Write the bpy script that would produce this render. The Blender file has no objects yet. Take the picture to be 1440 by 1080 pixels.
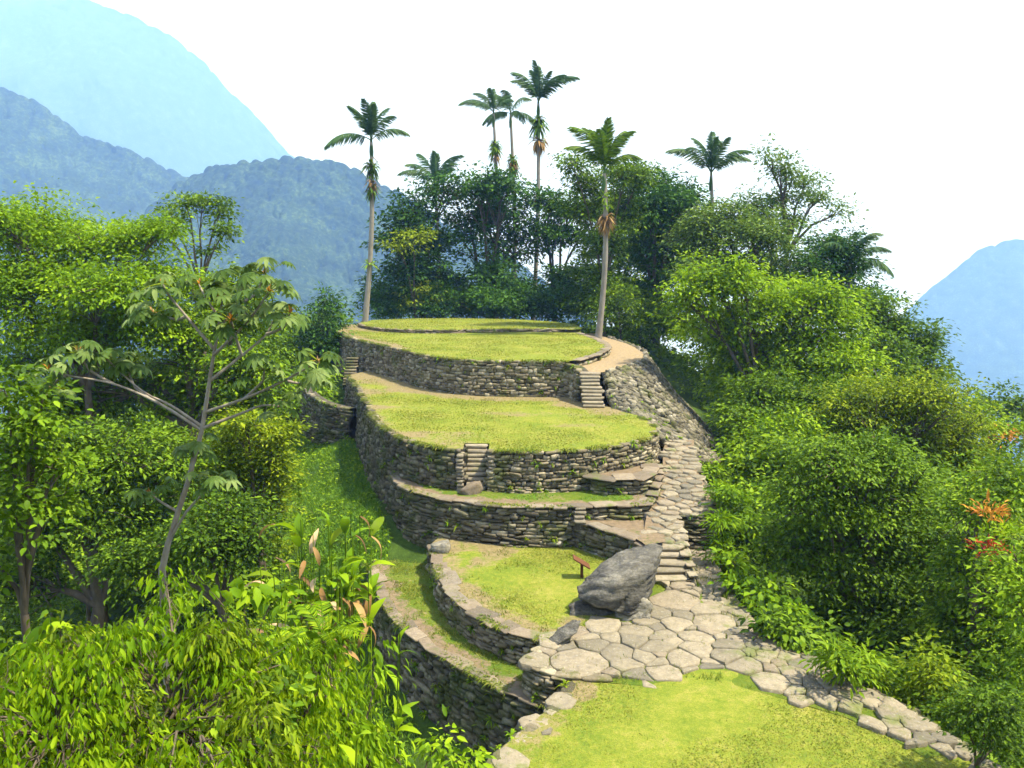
import bpy, bmesh, math, random
import numpy as np
from mathutils import Vector, Matrix, noise
from mathutils.geometry import delaunay_2d_cdt

# ------------------------------------------------------------------ camera, sky, sun, exposure
sc = bpy.context.scene
FPX, HORIZON = 1130.0, 380.0                     # focal length and eye level of the photograph, in its 1440 px frame
PITCH = math.atan((540 - HORIZON) / FPX)
CAM_Z = 12.0
cam_data = bpy.data.cameras.new('camera'); cam = bpy.data.objects.new('camera', cam_data)
sc.collection.objects.link(cam); sc.camera = cam
cam.location = (0, 0, CAM_Z); cam.rotation_euler = (math.pi / 2 - PITCH, 0, 0)
cam_data.sensor_width = 36; cam_data.lens = 36 * FPX / 1440
cam_data.clip_start = 0.1; cam_data.clip_end = 20000

SUN_EL, SUN_AZ = math.radians(62), math.radians(-12)   # azimuth measured from +X (right) towards +Y (ahead)
sun_dir = Vector((math.cos(SUN_EL) * math.cos(SUN_AZ), math.cos(SUN_EL) * math.sin(SUN_AZ), math.sin(SUN_EL)))
world = bpy.data.worlds.new('World'); sc.world = world; world.use_nodes = True
wn, wl = world.node_tree.nodes, world.node_tree.links
wn.clear()
sky = wn.new('ShaderNodeTexSky'); sky.sky_type = 'NISHITA'; sky.sun_disc = False
sky.sun_elevation = SUN_EL; sky.sun_rotation = math.pi / 2 - SUN_AZ
sky.air_density = 1.0; sky.dust_density = 5.0; sky.ozone_density = 1.0
veil = wn.new('ShaderNodeMix'); veil.data_type = 'RGBA'; veil.inputs[0].default_value = 0.6
veil.inputs[7].default_value = (6.9, 7.6, 8.9, 1)   # thin even cloud veil
bgn = wn.new('ShaderNodeBackground'); bgn.inputs[1].default_value = 0.085
wo = wn.new('ShaderNodeOutputWorld')
wl.new(sky.outputs[0], veil.inputs[6]); wl.new(veil.outputs[2], bgn.inputs[0]); wl.new(bgn.outputs[0], wo.inputs[0])

sun_data = bpy.data.lights.new('sun', 'SUN'); sun = bpy.data.objects.new('sun', sun_data)
sc.collection.objects.link(sun)
sun_data.energy = 5.0; sun_data.angle = math.radians(2.0); sun_data.color = (1.0, 0.985, 0.96)
sun.rotation_euler = sun_dir.to_track_quat('Z', 'Y').to_euler()

sc.view_settings.view_transform = 'Standard'; sc.view_settings.look = 'None'
sc.view_settings.gamma = 1; sc.view_settings.exposure = 1.32
sc.view_settings.use_curve_mapping = False
sc.render.engine = 'CYCLES'
cy = sc.cycles
cy.max_bounces = 5; cy.diffuse_bounces = 3; cy.glossy_bounces = 1; cy.transmission_bounces = 3
cy.volume_bounces = 2; cy.transparent_max_bounces = 4; cy.use_denoising = True
cy.caustics_reflective = False; cy.caustics_refractive = False

# ------------------------------------------------------------------ helpers
C = sc.collection
rng = np.random.default_rng(7); random.seed(7)
CT, ST = math.cos(PITCH), math.sin(PITCH)

def G(px, py, z):
    """ground-plan point seen at a pixel on the level z"""
    u = 540 - py
    t = (z - CAM_Z) / (-FPX * ST + u * CT)
    return ((px - 720) * t, (FPX * CT + u * ST) * t)

def W(px, py, Y):
    """point in the place at depth Y along a sight line"""
    u = 540 - py
    t = Y / (FPX * CT + u * ST)
    return Vector(((px - 720) * t, Y, CAM_Z + (-FPX * ST + u * CT) * t))

def ppm(Y): return FPX / (Y * 1.0)

def tag(o, label=None, cat=None, group=None, kind=None):
    if label: o['label'] = label
    if cat: o['category'] = cat
    if group: o['group'] = group
    if kind: o['kind'] = kind
    return o

def empty(name, loc, label, cat, group=None):
    o = bpy.data.objects.new(name, None); C.objects.link(o); o.location = loc
    o.empty_display_size = 0.2
    return tag(o, label, cat, group)

def np_mesh(name, V, F, attr=None, smooth=False):
    V = np.ascontiguousarray(V, dtype=np.float32); F = np.ascontiguousarray(F, dtype=np.int32)
    me = bpy.data.meshes.new(name)
    n, k = F.shape
    me.vertices.add(len(V)); me.vertices.foreach_set('co', V.ravel())
    me.loops.add(n * k); me.loops.foreach_set('vertex_index', F.ravel())
    me.polygons.add(n)
    me.polygons.foreach_set('loop_start', np.arange(0, n * k, k, dtype=np.int32))
    me.polygons.foreach_set('loop_total', np.full(n, k, dtype=np.int32))
    if smooth: me.polygons.foreach_set('use_smooth', np.ones(n, dtype=bool))
    me.update(calc_edges=True)
    if attr is not None:
        for nm, a in attr.items():
            at = me.attributes.new(nm, 'FLOAT', 'POINT')
            at.data.foreach_set('value', np.ascontiguousarray(a, dtype=np.float32))
    return me

WM = {}
def put(name, me, mat, parent=None, world=None):
    """link a mesh; vertex coordinates (or the matrix) are in world space"""
    o = bpy.data.objects.new(name, me); C.objects.link(o)
    if mat is not None and not me.materials: me.materials.append(mat)
    m = world if world is not None else Matrix.Identity(4)
    if parent is not None:
        o.parent = parent
        o.matrix_parent_inverse = Matrix.Identity(4)
        o.matrix_local = WM.get(parent.name, Matrix.Translation(parent.location)).inverted() @ m
    else:
        o.matrix_world = m
    WM[o.name] = m
    return o

def unit(a): return a / np.maximum(np.linalg.norm(a, axis=-1, keepdims=True), 1e-9)

def smooth_line(pts, step=0.3):
    pts = [np.array(p, float) for p in pts]
    out = []
    n = len(pts)
    for i in range(n - 1):
        p0 = pts[max(i - 1, 0)]; p1 = pts[i]; p2 = pts[i + 1]; p3 = pts[min(i + 2, n - 1)]
        m = max(1, int(np.linalg.norm((p2 - p1)[:2]) / step))
        for j in range(m):
            t = j / m
            out.append(0.5 * ((2 * p1) + (-p0 + p2) * t + (2 * p0 - 5 * p1 + 4 * p2 - p3) * t * t + (-p0 + 3 * p1 - 3 * p2 + p3) * t ** 3))
    out.append(pts[-1])
    return np.array(out)

def inside(P, poly):
    x, y = P[:, 0], P[:, 1]; poly = np.asarray(poly)[:, :2]
    r = np.zeros(len(P), bool)
    x2, y2 = poly[-1]
    for x1, y1 in poly:
        c = ((y1 > y) != (y2 > y)) & (x < (x2 - x1) * (y - y1) / ((y2 - y1) + 1e-12) + x1)
        r ^= c; x2, y2 = x1, y1
    return r

def vnoise(P, s, seed=0.0):
    return np.array([noise.noise((p[0] * s + seed, p[1] * s - seed, (p[2] if len(p) > 2 else 0) * s + seed * .37)) for p in P])

# tubes -----------------------------------------------------------
def tube(pts, rad, sides=6):
    pts = np.array(pts, float); n = len(pts)
    rad = np.broadcast_to(np.array(rad, float), (n,))
    T = np.gradient(pts, axis=0); T = unit(T)
    ref = np.array([0.31, 0.95, 0.05]); A = unit(np.cross(T, ref)); B = np.cross(T, A)
    an = np.linspace(0, 2 * np.pi, sides, endpoint=False)
    V = (pts[:, None] + rad[:, None, None] * (np.cos(an)[None, :, None] * A[:, None] + np.sin(an)[None, :, None] * B[:, None])).reshape(-1, 3)
    F = []
    for i in range(n - 1):
        for j in range(sides):
            a = i * sides + j; b = i * sides + (j + 1) % sides
            F.append((a, b, b + sides, a + sides))
    return V, np.array(F)

class Bag:
    def __init__(s): s.V = []; s.F = []; s.A = []; s.n = 0
    def add(s, V, F, a=None):
        s.V.append(np.asarray(V)); s.F.append(np.asarray(F) + s.n); s.n += len(V)
        s.A.append(np.full(len(V), random.random()) if a is None else np.broadcast_to(a, (len(V),)))
    def mesh(s, name, smooth=False):
        return np_mesh(name, np.concatenate(s.V), np.concatenate(s.F), {'rnd': np.concatenate(s.A)}, smooth)

# ------------------------------------------------------------------ materials
def new_mat(name):
    m = bpy.data.materials.new(name); m.use_nodes = True
    nt = m.node_tree; nt.nodes.clear()
    out = nt.nodes.new('ShaderNodeOutputMaterial')
    return m, nt, out

def nd(nt, t, **kw):
    n = nt.nodes.new(t)
    for k, v in kw.items(): setattr(n, k, v)
    return n

def ramp(nt, fac, cols):
    r = nd(nt, 'ShaderNodeValToRGB')
    e = r.color_ramp.elements
    while len(e) < len(cols): e.new(0.5)
    for i, (p, c) in enumerate(cols):
        e[i].position = p; e[i].color = (*c, 1)
    nt.links.new(fac, r.inputs[0])
    return r.outputs[0]

def tex_noise(nt, scale, detail=4, rough=0.6, vec=None):
    n = nd(nt, 'ShaderNodeTexNoise'); n.inputs['Scale'].default_value = scale
    n.inputs['Detail'].default_value = detail; n.inputs['Roughness'].default_value = rough
    if vec is not None: nt.links.new(vec, n.inputs['Vector'])
    return n.outputs['Fac']

def mix(nt, fac, a, b):
    m = nd(nt, 'ShaderNodeMix', data_type='RGBA')
    for s, v in ((0, fac), (6, a), (7, b)):
        if isinstance(v, (int, float)): m.inputs[s].default_value = v
        elif isinstance(v, tuple): m.inputs[s].default_value = (*v, 1)
        else: nt.links.new(v, m.inputs[s])
    return m.outputs[2]

def math_n(nt, op, a, b=0.0, clamp=False):
    m = nd(nt, 'ShaderNodeMath', operation=op); m.use_clamp = clamp
    for i, v in enumerate((a, b)):
        if isinstance(v, (int, float)): m.inputs[i].default_value = v
        else: nt.links.new(v, m.inputs[i])
    return m.outputs[0]

def smooth_n(nt, v, lo, hi):
    m = nd(nt, 'ShaderNodeMapRange', interpolation_type='SMOOTHSTEP')
    nt.links.new(v, m.inputs[0]); m.inputs[1].default_value = lo; m.inputs[2].default_value = hi
    return m.outputs[0]

def rnd_n(nt):
    a = nd(nt, 'ShaderNodeAttribute', attribute_name='rnd'); o = nd(nt, 'ShaderNodeObjectInfo')
    return math_n(nt, 'FRACT', math_n(nt, 'ADD', a.outputs['Fac'], o.outputs['Random']))

def pos_n(nt): return nd(nt, 'ShaderNodeNewGeometry').outputs['Position']

def bump(nt, h, strength, dist):
    b = nd(nt, 'ShaderNodeBump'); b.inputs['Strength'].default_value = strength; b.inputs['Distance'].default_value = dist
    nt.links.new(h, b.inputs['Height']); return b.outputs[0]

def principled(nt, out, col, rough=0.8, nrm=None, spec=0.3):
    p = nd(nt, 'ShaderNodeBsdfPrincipled')
    if isinstance(col, tuple): p.inputs['Base Color'].default_value = (*col, 1)
    else: nt.links.new(col, p.inputs['Base Color'])
    p.inputs['Roughness'].default_value = rough; p.inputs['Specular IOR Level'].default_value = spec
    if nrm is not None: nt.links.new(nrm, p.inputs['Normal'])
    nt.links.new(p.outputs[0], out.inputs[0])
    return p

def leaf_mat(name, cols, trans=0.3, rough=0.55, big=0.35):
    """cols: 3 colours low/mid/high over the leaf's own random value, with slow drift over the crown"""
    m, nt, out = new_mat(name)
    r = rnd_n(nt); n = tex_noise(nt, big, 2, 0.5, pos_n(nt))
    f = math_n(nt, 'ADD', math_n(nt, 'MULTIPLY', r, 0.85), math_n(nt, 'MULTIPLY', math_n(nt, 'SUBTRACT', n, 0.4), 0.9), True)
    c = ramp(nt, f, [(0.12, cols[0]), (0.5, cols[1]), (0.9, cols[2])])
    p = nd(nt, 'ShaderNodeBsdfPrincipled'); nt.links.new(c, p.inputs['Base Color'])
    p.inputs['Roughness'].default_value = rough; p.inputs['Specular IOR Level'].default_value = 0.10
    t = nd(nt, 'ShaderNodeBsdfTranslucent')
    nt.links.new(mix(nt, 0.35, c, (cols[2][0] * 1.25, cols[2][1] * 1.4, cols[2][2])), t.inputs[0])
    s = nd(nt, 'ShaderNodeMixShader'); s.inputs[0].default_value = trans
    nt.links.new(p.outputs[0], s.inputs[1]); nt.links.new(t.outputs[0], s.inputs[2]); nt.links.new(s.outputs[0], out.inputs[0])
    return m

def stone_mat(name, cols, moss=0.5, moss_col=(0.05, 0.075, 0.015), scale=1.0, lichen=0.3):
    m, nt, out = new_mat(name)
    P = pos_n(nt); r = rnd_n(nt)
    c = ramp(nt, r, [(0.0, cols[0]), (0.35, cols[1]), (0.7, cols[2]), (1.0, cols[3])])
    n1 = tex_noise(nt, 5 * scale, 6, 0.7, P); n2 = tex_noise(nt, 0.7, 4, 0.6, P); n3 = tex_noise(nt, 14 * scale, 3, 0.6, P)
    c = mix(nt, math_n(nt, 'MULTIPLY', smooth_n(nt, n1, 0.35, 0.75), 0.55), c, tuple(x * 0.45 for x in cols[1]))
    c = mix(nt, math_n(nt, 'MULTIPLY', smooth_n(nt, n3, 0.58, 0.72), lichen), c, (0.42, 0.42, 0.36))
    mo = math_n(nt, 'MULTIPLY', smooth_n(nt, math_n(nt, 'ADD', math_n(nt, 'MULTIPLY', n2, 0.75), math_n(nt, 'MULTIPLY', n1, 0.25)), 0.62 - 0.2 * moss, 0.72 - 0.1 * moss), min(1, 0.5 + moss * .5))
    c = mix(nt, mo, c, moss_col)
    h = math_n(nt, 'ADD', math_n(nt, 'MULTIPLY', n1, 1.0), math_n(nt, 'MULTIPLY', n3, 0.5))
    principled(nt, out, c, 0.88, bump(nt, h, 0.8, 0.04 / scale), 0.2)
    return m

def ground_mat(name, grass, soil, dirt_lo=0.55, dirt_hi=0.7, use_attr=True, noise_scale=0.5):
    """turf with worn patches: 'dirt' vertex attribute plus noise"""
    m, nt, out = new_mat(name)
    P = pos_n(nt)
    n1 = tex_noise(nt, noise_scale, 6, 0.65, P); n2 = tex_noise(nt, 5, 5, 0.7, P); n3 = tex_noise(nt, 30, 3, 0.7, P)
    g = ramp(nt, math_n(nt, 'ADD', math_n(nt, 'MULTIPLY', n1, 0.5), math_n(nt, 'MULTIPLY', n2, 0.5)), [(0.38, grass[0]), (0.5, grass[1]), (0.62, grass[2])])
    g = mix(nt, math_n(nt, 'MULTIPLY', smooth_n(nt, n3, 0.42, 0.7), 0.6), g, tuple(x * 0.5 for x in grass[0]))
    s = ramp(nt, n2, [(0.3, tuple(x * 0.6 for x in soil)), (0.6, soil), (0.8, tuple(min(1, x * 1.4) for x in soil))])
    d = math_n(nt, 'ADD', math_n(nt, 'MULTIPLY', n1, 0.5), math_n(nt, 'MULTIPLY', n2, 0.5))
    if use_attr:
        a = nd(nt, 'ShaderNodeAttribute', attribute_name='dirt')
        d = math_n(nt, 'ADD', d, math_n(nt, 'SUBTRACT', math_n(nt, 'MULTIPLY', a.outputs['Fac'], 0.7), 0.12))
    c = mix(nt, smooth_n(nt, d, dirt_lo, dirt_hi), g, s)
    principled(nt, out, c, 0.95, bump(nt, math_n(nt, 'ADD', n2, math_n(nt, 'MULTIPLY', n3, 0.4)), 0.7, 0.06), 0.1)
    return m

def bark_mat(name, a, b, sc_=6.0):
    m, nt, out = new_mat(name)
    P = pos_n(nt)
    mp = nd(nt, 'ShaderNodeMapping'); mp.inputs['Scale'].default_value = (1, 1, 0.35); nt.links.new(P, mp.inputs[0])
    n = tex_noise(nt, sc_, 5, 0.7, mp.outputs[0]); n2 = tex_noise(nt, 1.2, 3, 0.6, P)
    c = ramp(nt, math_n(nt, 'ADD', math_n(nt, 'MULTIPLY', n, 0.6), math_n(nt, 'MULTIPLY', n2, 0.4)), [(0.3, a), (0.7, b)])
    principled(nt, out, c, 0.9, bump(nt, n, 0.6, 0.02), 0.15)
    return m

M = {}
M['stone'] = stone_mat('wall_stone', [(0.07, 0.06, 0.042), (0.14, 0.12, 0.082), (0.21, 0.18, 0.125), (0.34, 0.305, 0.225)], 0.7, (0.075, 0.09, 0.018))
M['stone_dark'] = stone_mat('mossy_shaded_stone', [(0.055, 0.048, 0.034), (0.095, 0.084, 0.06), (0.15, 0.13, 0.092), (0.25, 0.23, 0.17)], 0.82, (0.05, 0.065, 0.014))  # mossier copy of the wall stone, with the shade of unlit walls in its colour
M['rubble'] = stone_mat('rubble_stone', [(0.05, 0.047, 0.036), (0.10, 0.092, 0.068), (0.16, 0.145, 0.105), (0.25, 0.23, 0.18)], 0.65, (0.06, 0.07, 0.018))
M['flag'] = stone_mat('flagstone', [(0.115, 0.107, 0.088), (0.18, 0.16, 0.12), (0.245, 0.215, 0.16), (0.185, 0.155, 0.118)], 0.42, (0.10, 0.13, 0.025), 0.9, 0.35)
M['cap'] = stone_mat('capstone', [(0.11, 0.095, 0.075), (0.16, 0.13, 0.098), (0.22, 0.185, 0.14), (0.17, 0.15, 0.12)], 0.45, (0.09, 0.13, 0.02), 0.8, 0.2)
M['core'] = stone_mat('wall_core', [(0.07, 0.06, 0.042)] * 4, 0.6, (0.045, 0.06, 0.014))
M['step'] = stone_mat('step_stone', [(0.15, 0.135, 0.105), (0.21, 0.185, 0.14), (0.27, 0.24, 0.18), (0.22, 0.19, 0.15)], 0.3, (0.08, 0.11, 0.02))
GR = [(0.105, 0.155, 0.018), (0.170, 0.200, 0.026), (0.245, 0.235, 0.055)]
M['lawn'] = ground_mat('lawn_turf', GR, (0.20, 0.165, 0.085), 0.58, 0.76)
M['ledge'] = ground_mat('ledge_soil', [(0.06, 0.11, 0.012), (0.09, 0.13, 0.015), (0.13, 0.16, 0.02)], (0.175, 0.135, 0.092), 0.52, 0.66)
M['ring'] = ground_mat('bare_path', GR, (0.27, 0.21, 0.13), 0.30, 0.40)
M['ground'] = ground_mat('hillside', [(0.025, 0.05, 0.008), (0.04, 0.075, 0.012), (0.06, 0.11, 0.015)], (0.05, 0.038, 0.02), 0.56, 0.72, False)
M['blade'] = leaf_mat('grass_blade', GR, 0.25, 0.6, 0.6)
M['blade_green'] = leaf_mat('slope_grass', [(0.08, 0.18, 0.02), (0.12, 0.25, 0.026), (0.17, 0.29, 0.03)], 0.3, 0.6)
M['bark'] = bark_mat('bark_brown', (0.05, 0.04, 0.03), (0.14, 0.115, 0.085))
M['bark_pale'] = bark_mat('bark_pale', (0.17, 0.14, 0.11), (0.34, 0.30, 0.24))
M['palm_bark'] = bark_mat('palm_bark', (0.13, 0.12, 0.105), (0.27, 0.245, 0.21), 3)
M['wood'] = bark_mat('sign_wood', (0.07, 0.03, 0.015), (0.14, 0.06, 0.03), 20)
LEAF = {
    'dark':   leaf_mat('leaf_dark',   [(0.011, 0.037, 0.005), (0.032, 0.092, 0.010), (0.069, 0.161, 0.015)], 0.2),  # backlit darkness of the far trees is put into this leaf colour
    'forest': leaf_mat('leaf_forest', [(0.020, 0.046, 0.004), (0.062, 0.125, 0.006), (0.136, 0.230, 0.010)], 0.25),
    'mid':    leaf_mat('leaf_mid',    [(0.031, 0.067, 0.004), (0.094, 0.181, 0.006), (0.202, 0.311, 0.011)], 0.3),
    'bright': leaf_mat('leaf_bright', [(0.037, 0.086, 0.004), (0.121, 0.228, 0.006), (0.253, 0.380, 0.010)], 0.35),
    'yellow': leaf_mat('leaf_yellow', [(0.040, 0.073, 0.003), (0.122, 0.190, 0.005), (0.247, 0.315, 0.012)], 0.35),
    'lime':   leaf_mat('leaf_lime',   [(0.041, 0.098, 0.003), (0.130, 0.247, 0.004), (0.260, 0.370, 0.007)], 0.4),
    'grey':   leaf_mat('leaf_grey',   [(0.057, 0.108, 0.016), (0.098, 0.166, 0.022), (0.164, 0.242, 0.032)], 0.25),
    'cec':    leaf_mat('leaf_cecropia', [(0.030, 0.062, 0.010), (0.075, 0.136, 0.026), (0.172, 0.236, 0.075)], 0.3),
    'palm':   leaf_mat('leaf_palm',   [(0.022, 0.060, 0.022), (0.042, 0.096, 0.030), (0.072, 0.132, 0.040)], 0.2),
    'dead':   leaf_mat('leaf_dead',   [(0.12, 0.07, 0.03), (0.22, 0.13, 0.05), (0.34, 0.22, 0.09)], 0.2),
    'pink':   leaf_mat('leaf_bract',  [(0.35, 0.20, 0.12), (0.5, 0.32, 0.2), (0.55, 0.42, 0.25)], 0.3),
    'orange': leaf_mat('leaf_orange', [(0.18, 0.05, 0.01), (0.38, 0.14, 0.02), (0.5, 0.25, 0.04)], 0.3),
    'red':    leaf_mat('leaf_red',    [(0.25, 0.01, 0.01), (0.45, 0.02, 0.02), (0.55, 0.08, 0.04)], 0.2),
}

# ------------------------------------------------------------------ the lie of the land
LEFT = np.array([(-40, -30, 9), (0, -8, 9), (8, -4.5, 5.6), (12, -2.5, 1.6), (15, -1.6, -0.8), (18, -0.9, -1.9), (21, -0.6, -2.5), (24, -2.6, -2.5), (28, -5.3, -2.1), (31, -6.2, -0.9), (36, -6.9, 0.6), (42, -8.4, 0.8),
                 (47, -9.6, 1.0), (60, -13.6, 2.0), (75, -18, 3.2), (90, -19, 4.6), (115, -18, 3), (140, -18, -6), (400, -18, -160), (1500, -18, -560), (3000, -18, -1150), (9000, -18, -1300)], float)
RIGHT = np.array([(-40, 30, 9), (0, 14, 7), (8, 12.4, 3.2), (12, 12.0, 0.6), (15, 11.6, 0.3), (19, 10.8, 0.3), (21, 9.8, 0.3), (23, 8.6, 0.3), (26, 8.1, 0.2), (31, 8.1, 0.2), (33, 9, 1.4), (37, 9.4, 2.0), (40, 10, 1.8),
                  (45, 10.8, 1.2), (51, 13.6, 0.4), (58, 15, 0.4), (66, 14.4, 1.4), (78, 13, 4.2), (90, 13, 4.6), (115, 14, 3), (140, 14, -6), (400, 14, -160), (1500, 14, -560), (3000, 14, -1150), (9000, 14, -1300)], float)

def ground_z(X, Y, rough=True):
    X = np.asarray(X, float); Y = np.asarray(Y, float)
    lx = np.interp(Y, LEFT[:, 0], LEFT[:, 1]); lz = np.interp(Y, LEFT[:, 0], LEFT[:, 2])
    rx = np.interp(Y, RIGHT[:, 0], RIGHT[:, 1]); rz = np.interp(Y, RIGHT[:, 0], RIGHT[:, 2])
    t = np.clip((X - lx) / (rx - lx), 0, 1)
    z = lz + (rz - lz) * t
    dl = np.maximum(lx - X, 0); dr = np.maximum(X - rx, 0)
    z = z - (0.55 * dl - 0.13 * np.maximum(dl - 5, 0)) * (dl < 1e9)
    z = z - (0.50 * dr - 0.05 * np.maximum(dr - 5, 0))
    hill = 10.4 - 0.80 * np.maximum(Y - 0.8, 0) - 0.02 * (X - 1) ** 2
    hill = np.where(X < -1, hill + 0.45 * np.minimum(-X - 1, 5), hill)
    k = np.clip((16 - Y) / 8, 0, 1)
    z = np.where(Y < 16, np.maximum(z, hill * k + z * (1 - k)), z)
    return np.maximum(z, -1300.0)

def gz(x, y): return float(ground_z(x, y))

def axis(lo, hi, step, far, grow=1.22):
    a = list(np.arange(lo, hi + 1e-6, step)); s = step; v = a[-1]
    while v < far: s *= grow; v += s; a.append(v)
    s = step; v = lo; b = []
    while v > -far: s *= grow; v -= s; b.append(v)
    return np.array(b[::-1] + a)
gx = axis(-40, 40, 0.8, 5300); gy = axis(-12, 120, 0.8, 5300)
XX, YY = np.meshgrid(gx, gy); ZZ = ground_z(XX, YY)
nz = vnoise(np.c_[XX.ravel(), YY.ravel()], 0.35, 3).reshape(XX.shape) * 0.25
lx = np.interp(YY, LEFT[:, 0], LEFT[:, 1]); rx = np.interp(YY, RIGHT[:, 0], RIGHT[:, 1])
ZZ = ZZ + nz * np.clip(np.maximum(lx - XX, XX - rx) / 2.0, 0, 1)
V = np.c_[XX.ravel(), YY.ravel(), ZZ.ravel()]
nx = len(gx); I = (np.arange(len(gy) - 1)[:, None] * nx + np.arange(nx - 1)[None]).ravel()
o = put('ground', np_mesh('ground', V, np.c_[I, I + 1, I + 1 + nx, I + nx], None, True), M['ground'])
tag(o, 'dark earthy forest hillside falling away on both sides of the terraces', 'ground', None, 'structure')

# ------------------------------------------------------------------ forested mountains
def forest_mat(name, cols, s=0.02):
    m, nt, out = new_mat(name)
    P = pos_n(nt); n = tex_noise(nt, s, 4, 0.6, P); n2 = tex_noise(nt, s * 8, 4, 0.7, P)
    c = ramp(nt, math_n(nt, 'ADD', math_n(nt, 'MULTIPLY', n, .4), math_n(nt, 'MULTIPLY', n2, .6)), [(0.36, cols[0]), (0.52, cols[1]), (0.68, cols[2])])
    principled(nt, out, c, 0.9, bump(nt, n2, 1.0, 2.5), 0.1)
    return m
M['mount'] = forest_mat('forest_slope', [(0.003, 0.008, 0.003), (0.018, 0.036, 0.010), (0.07, 0.115, 0.028)])

def mountain(name, label, crest, Yc, run, drop, cell, amp, nu, nv, seed):
    cr = np.array([W(px, py, Yc)[:] for px, py in crest])
    r = np.random.default_rng(seed)
    xs = np.linspace(cr[0, 0], cr[-1, 0], nu)
    zc = np.interp(xs, cr[:, 0], cr[:, 2])
    vs = np.concatenate([np.linspace(-0.35, 0, max(6, nv // 8), endpoint=False), np.linspace(0, 1, nv) ** 1.15])
    X = np.repeat(xs[None], len(vs), 0); Vv = np.repeat(vs[:, None], nu, 1)
    lump = np.array([noise.fractal((x / (run * .5), v * 1.7, seed), 1.0, 2.0, 4) for v in vs for x in xs]).reshape(X.shape)
    # spurs that run down the slope
    Y = Yc - Vv * run + lump * run * 0.22 * np.clip(np.abs(Vv) * 4, 0, 1)
    Z = zc[None] - np.where(Vv > 0, Vv * drop, -Vv * drop * 1.1)
    # crowns: nearest jittered centre in the (x, slope) plane
    a = X / cell; b = Vv * math.hypot(run, drop) / cell
    best = np.full(X.shape, 9.0); ids = np.zeros(X.shape)
    hsh = lambda i, j, k: np.modf(np.abs(np.sin(i * 127.1 + j * 311.7 + k * 74.7 + seed) * 43758.5453))[0]
    ia, ib = np.floor(a), np.floor(b)
    for di in (-1, 0, 1):
        for dj in (-1, 0, 1):
            ci, cj = ia + di, ib + dj
            d = ((a - ci - hsh(ci, cj, 1)) ** 2 + (b - cj - hsh(ci, cj, 2)) ** 2) / (0.5 + 0.8 * hsh(ci, cj, 3))
            best = np.minimum(best, d)
    bumpz = np.sqrt(np.clip(1 - best, 0, 1)) * amp
    Z = Z + bumpz + lump * drop * 0.03; Y = Y - bumpz * 0.5
    Vt = np.c_[X.ravel(), Y.ravel(), Z.ravel()]
    I = (np.arange(len(vs) - 1)[:, None] * nu + np.arange(nu - 1)[None]).ravel()
    o = put(name, np_mesh(name, Vt, np.c_[I, I + nu, I + 1 + nu, I + 1], None, True), M['mount'])
    return tag(o, label, 'mountain', None, 'structure')

mountain('mountain', 'tall pale blue mountain side fading into white haze', [(-420, 40), (-200, -30), (0, -14), (60, -10), (110, 5), (180, 25), (240, 52), (290, 92), (320, 130), (352, 158), (380, 192), (408, 226), (470, 262), (600, 420), (760, 640)], 4800, 2050, 2050, 36, 20, 420, 170, 11)
mountain('mountain', 'blue forested ridge descending below the pale mountain', [(-420, 40), (-200, 90), (0, 128), (50, 150), (85, 172), (115, 200), (180, 222), (250, 250), (330, 290), (420, 360), (520, 450)], 1800, 760, 720, 17, 17, 420, 150, 12)
mountain('mountain', 'rounded blue forested hill beyond the tall lone palm', [(90, 420), (180, 330), (250, 268), (300, 246), (350, 236), (400, 229), (450, 231), (500, 248), (545, 272), (600, 300), (690, 350), (800, 430), (900, 540)], 1440, 600, 600, 15, 15, 420, 150, 13)
mountain('mountain', 'hazy blue mountain rising beyond the valley and the yellowish trees', [(700, 900), (900, 760), (1080, 640), (1180, 530), (1280, 437), (1300, 415), (1340, 385), (1375, 358), (1410, 348), (1440, 343), (1560, 325), (1800, 300)], 3400, 1580, 1250, 30, 20, 380, 130, 14)

# ------------------------------------------------------------------ stones
def stone_variants(n, bev, jit):
    out = []
    for i in range(n):
        bm = bmesh.new(); bmesh.ops.create_cube(bm, size=1)
        for v in bm.verts:
            v.co += Vector((random.uniform(-jit, jit), random.uniform(-jit, jit), random.uniform(-jit, jit)))
        bmesh.ops.bevel(bm, geom=bm.edges[:] + bm.verts[:], offset=bev, segments=1, affect='EDGES', profile=0.5)
        for v in bm.verts: v.co += Vector([random.uniform(-.03, .03) for _ in range(3)])
        bmesh.ops.triangulate(bm, faces=bm.faces[:])
        bm.verts.ensure_lookup_table(); bm.faces.ensure_lookup_table()
        Vs = np.array([v.co[:] for v in bm.verts]); Fs = np.array([[v.index for v in f.verts] for f in bm.faces])
        bm.free(); out.append((Vs, Fs))
    return out
SV = stone_variants(14, 0.13, 0.13)
SLAB = stone_variants(8, 0.07, 0.07)
_stone_me = {}
def stone_mesh(kind, i, mat):
    k = (kind, i, mat.name)
    if k not in _stone_me:
        Vs, Fs = (SV if kind == 'S' else SLAB)[i]
        me = np_mesh('stone', Vs, Fs); me.materials.append(mat); _stone_me[k] = me
    return _stone_me[k]

def frame(t, n, u):
    m = Matrix.Identity(4)
    for i in range(3): m[i][0] = t[i]; m[i][1] = n[i]; m[i][2] = u[i]
    return m

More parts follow.
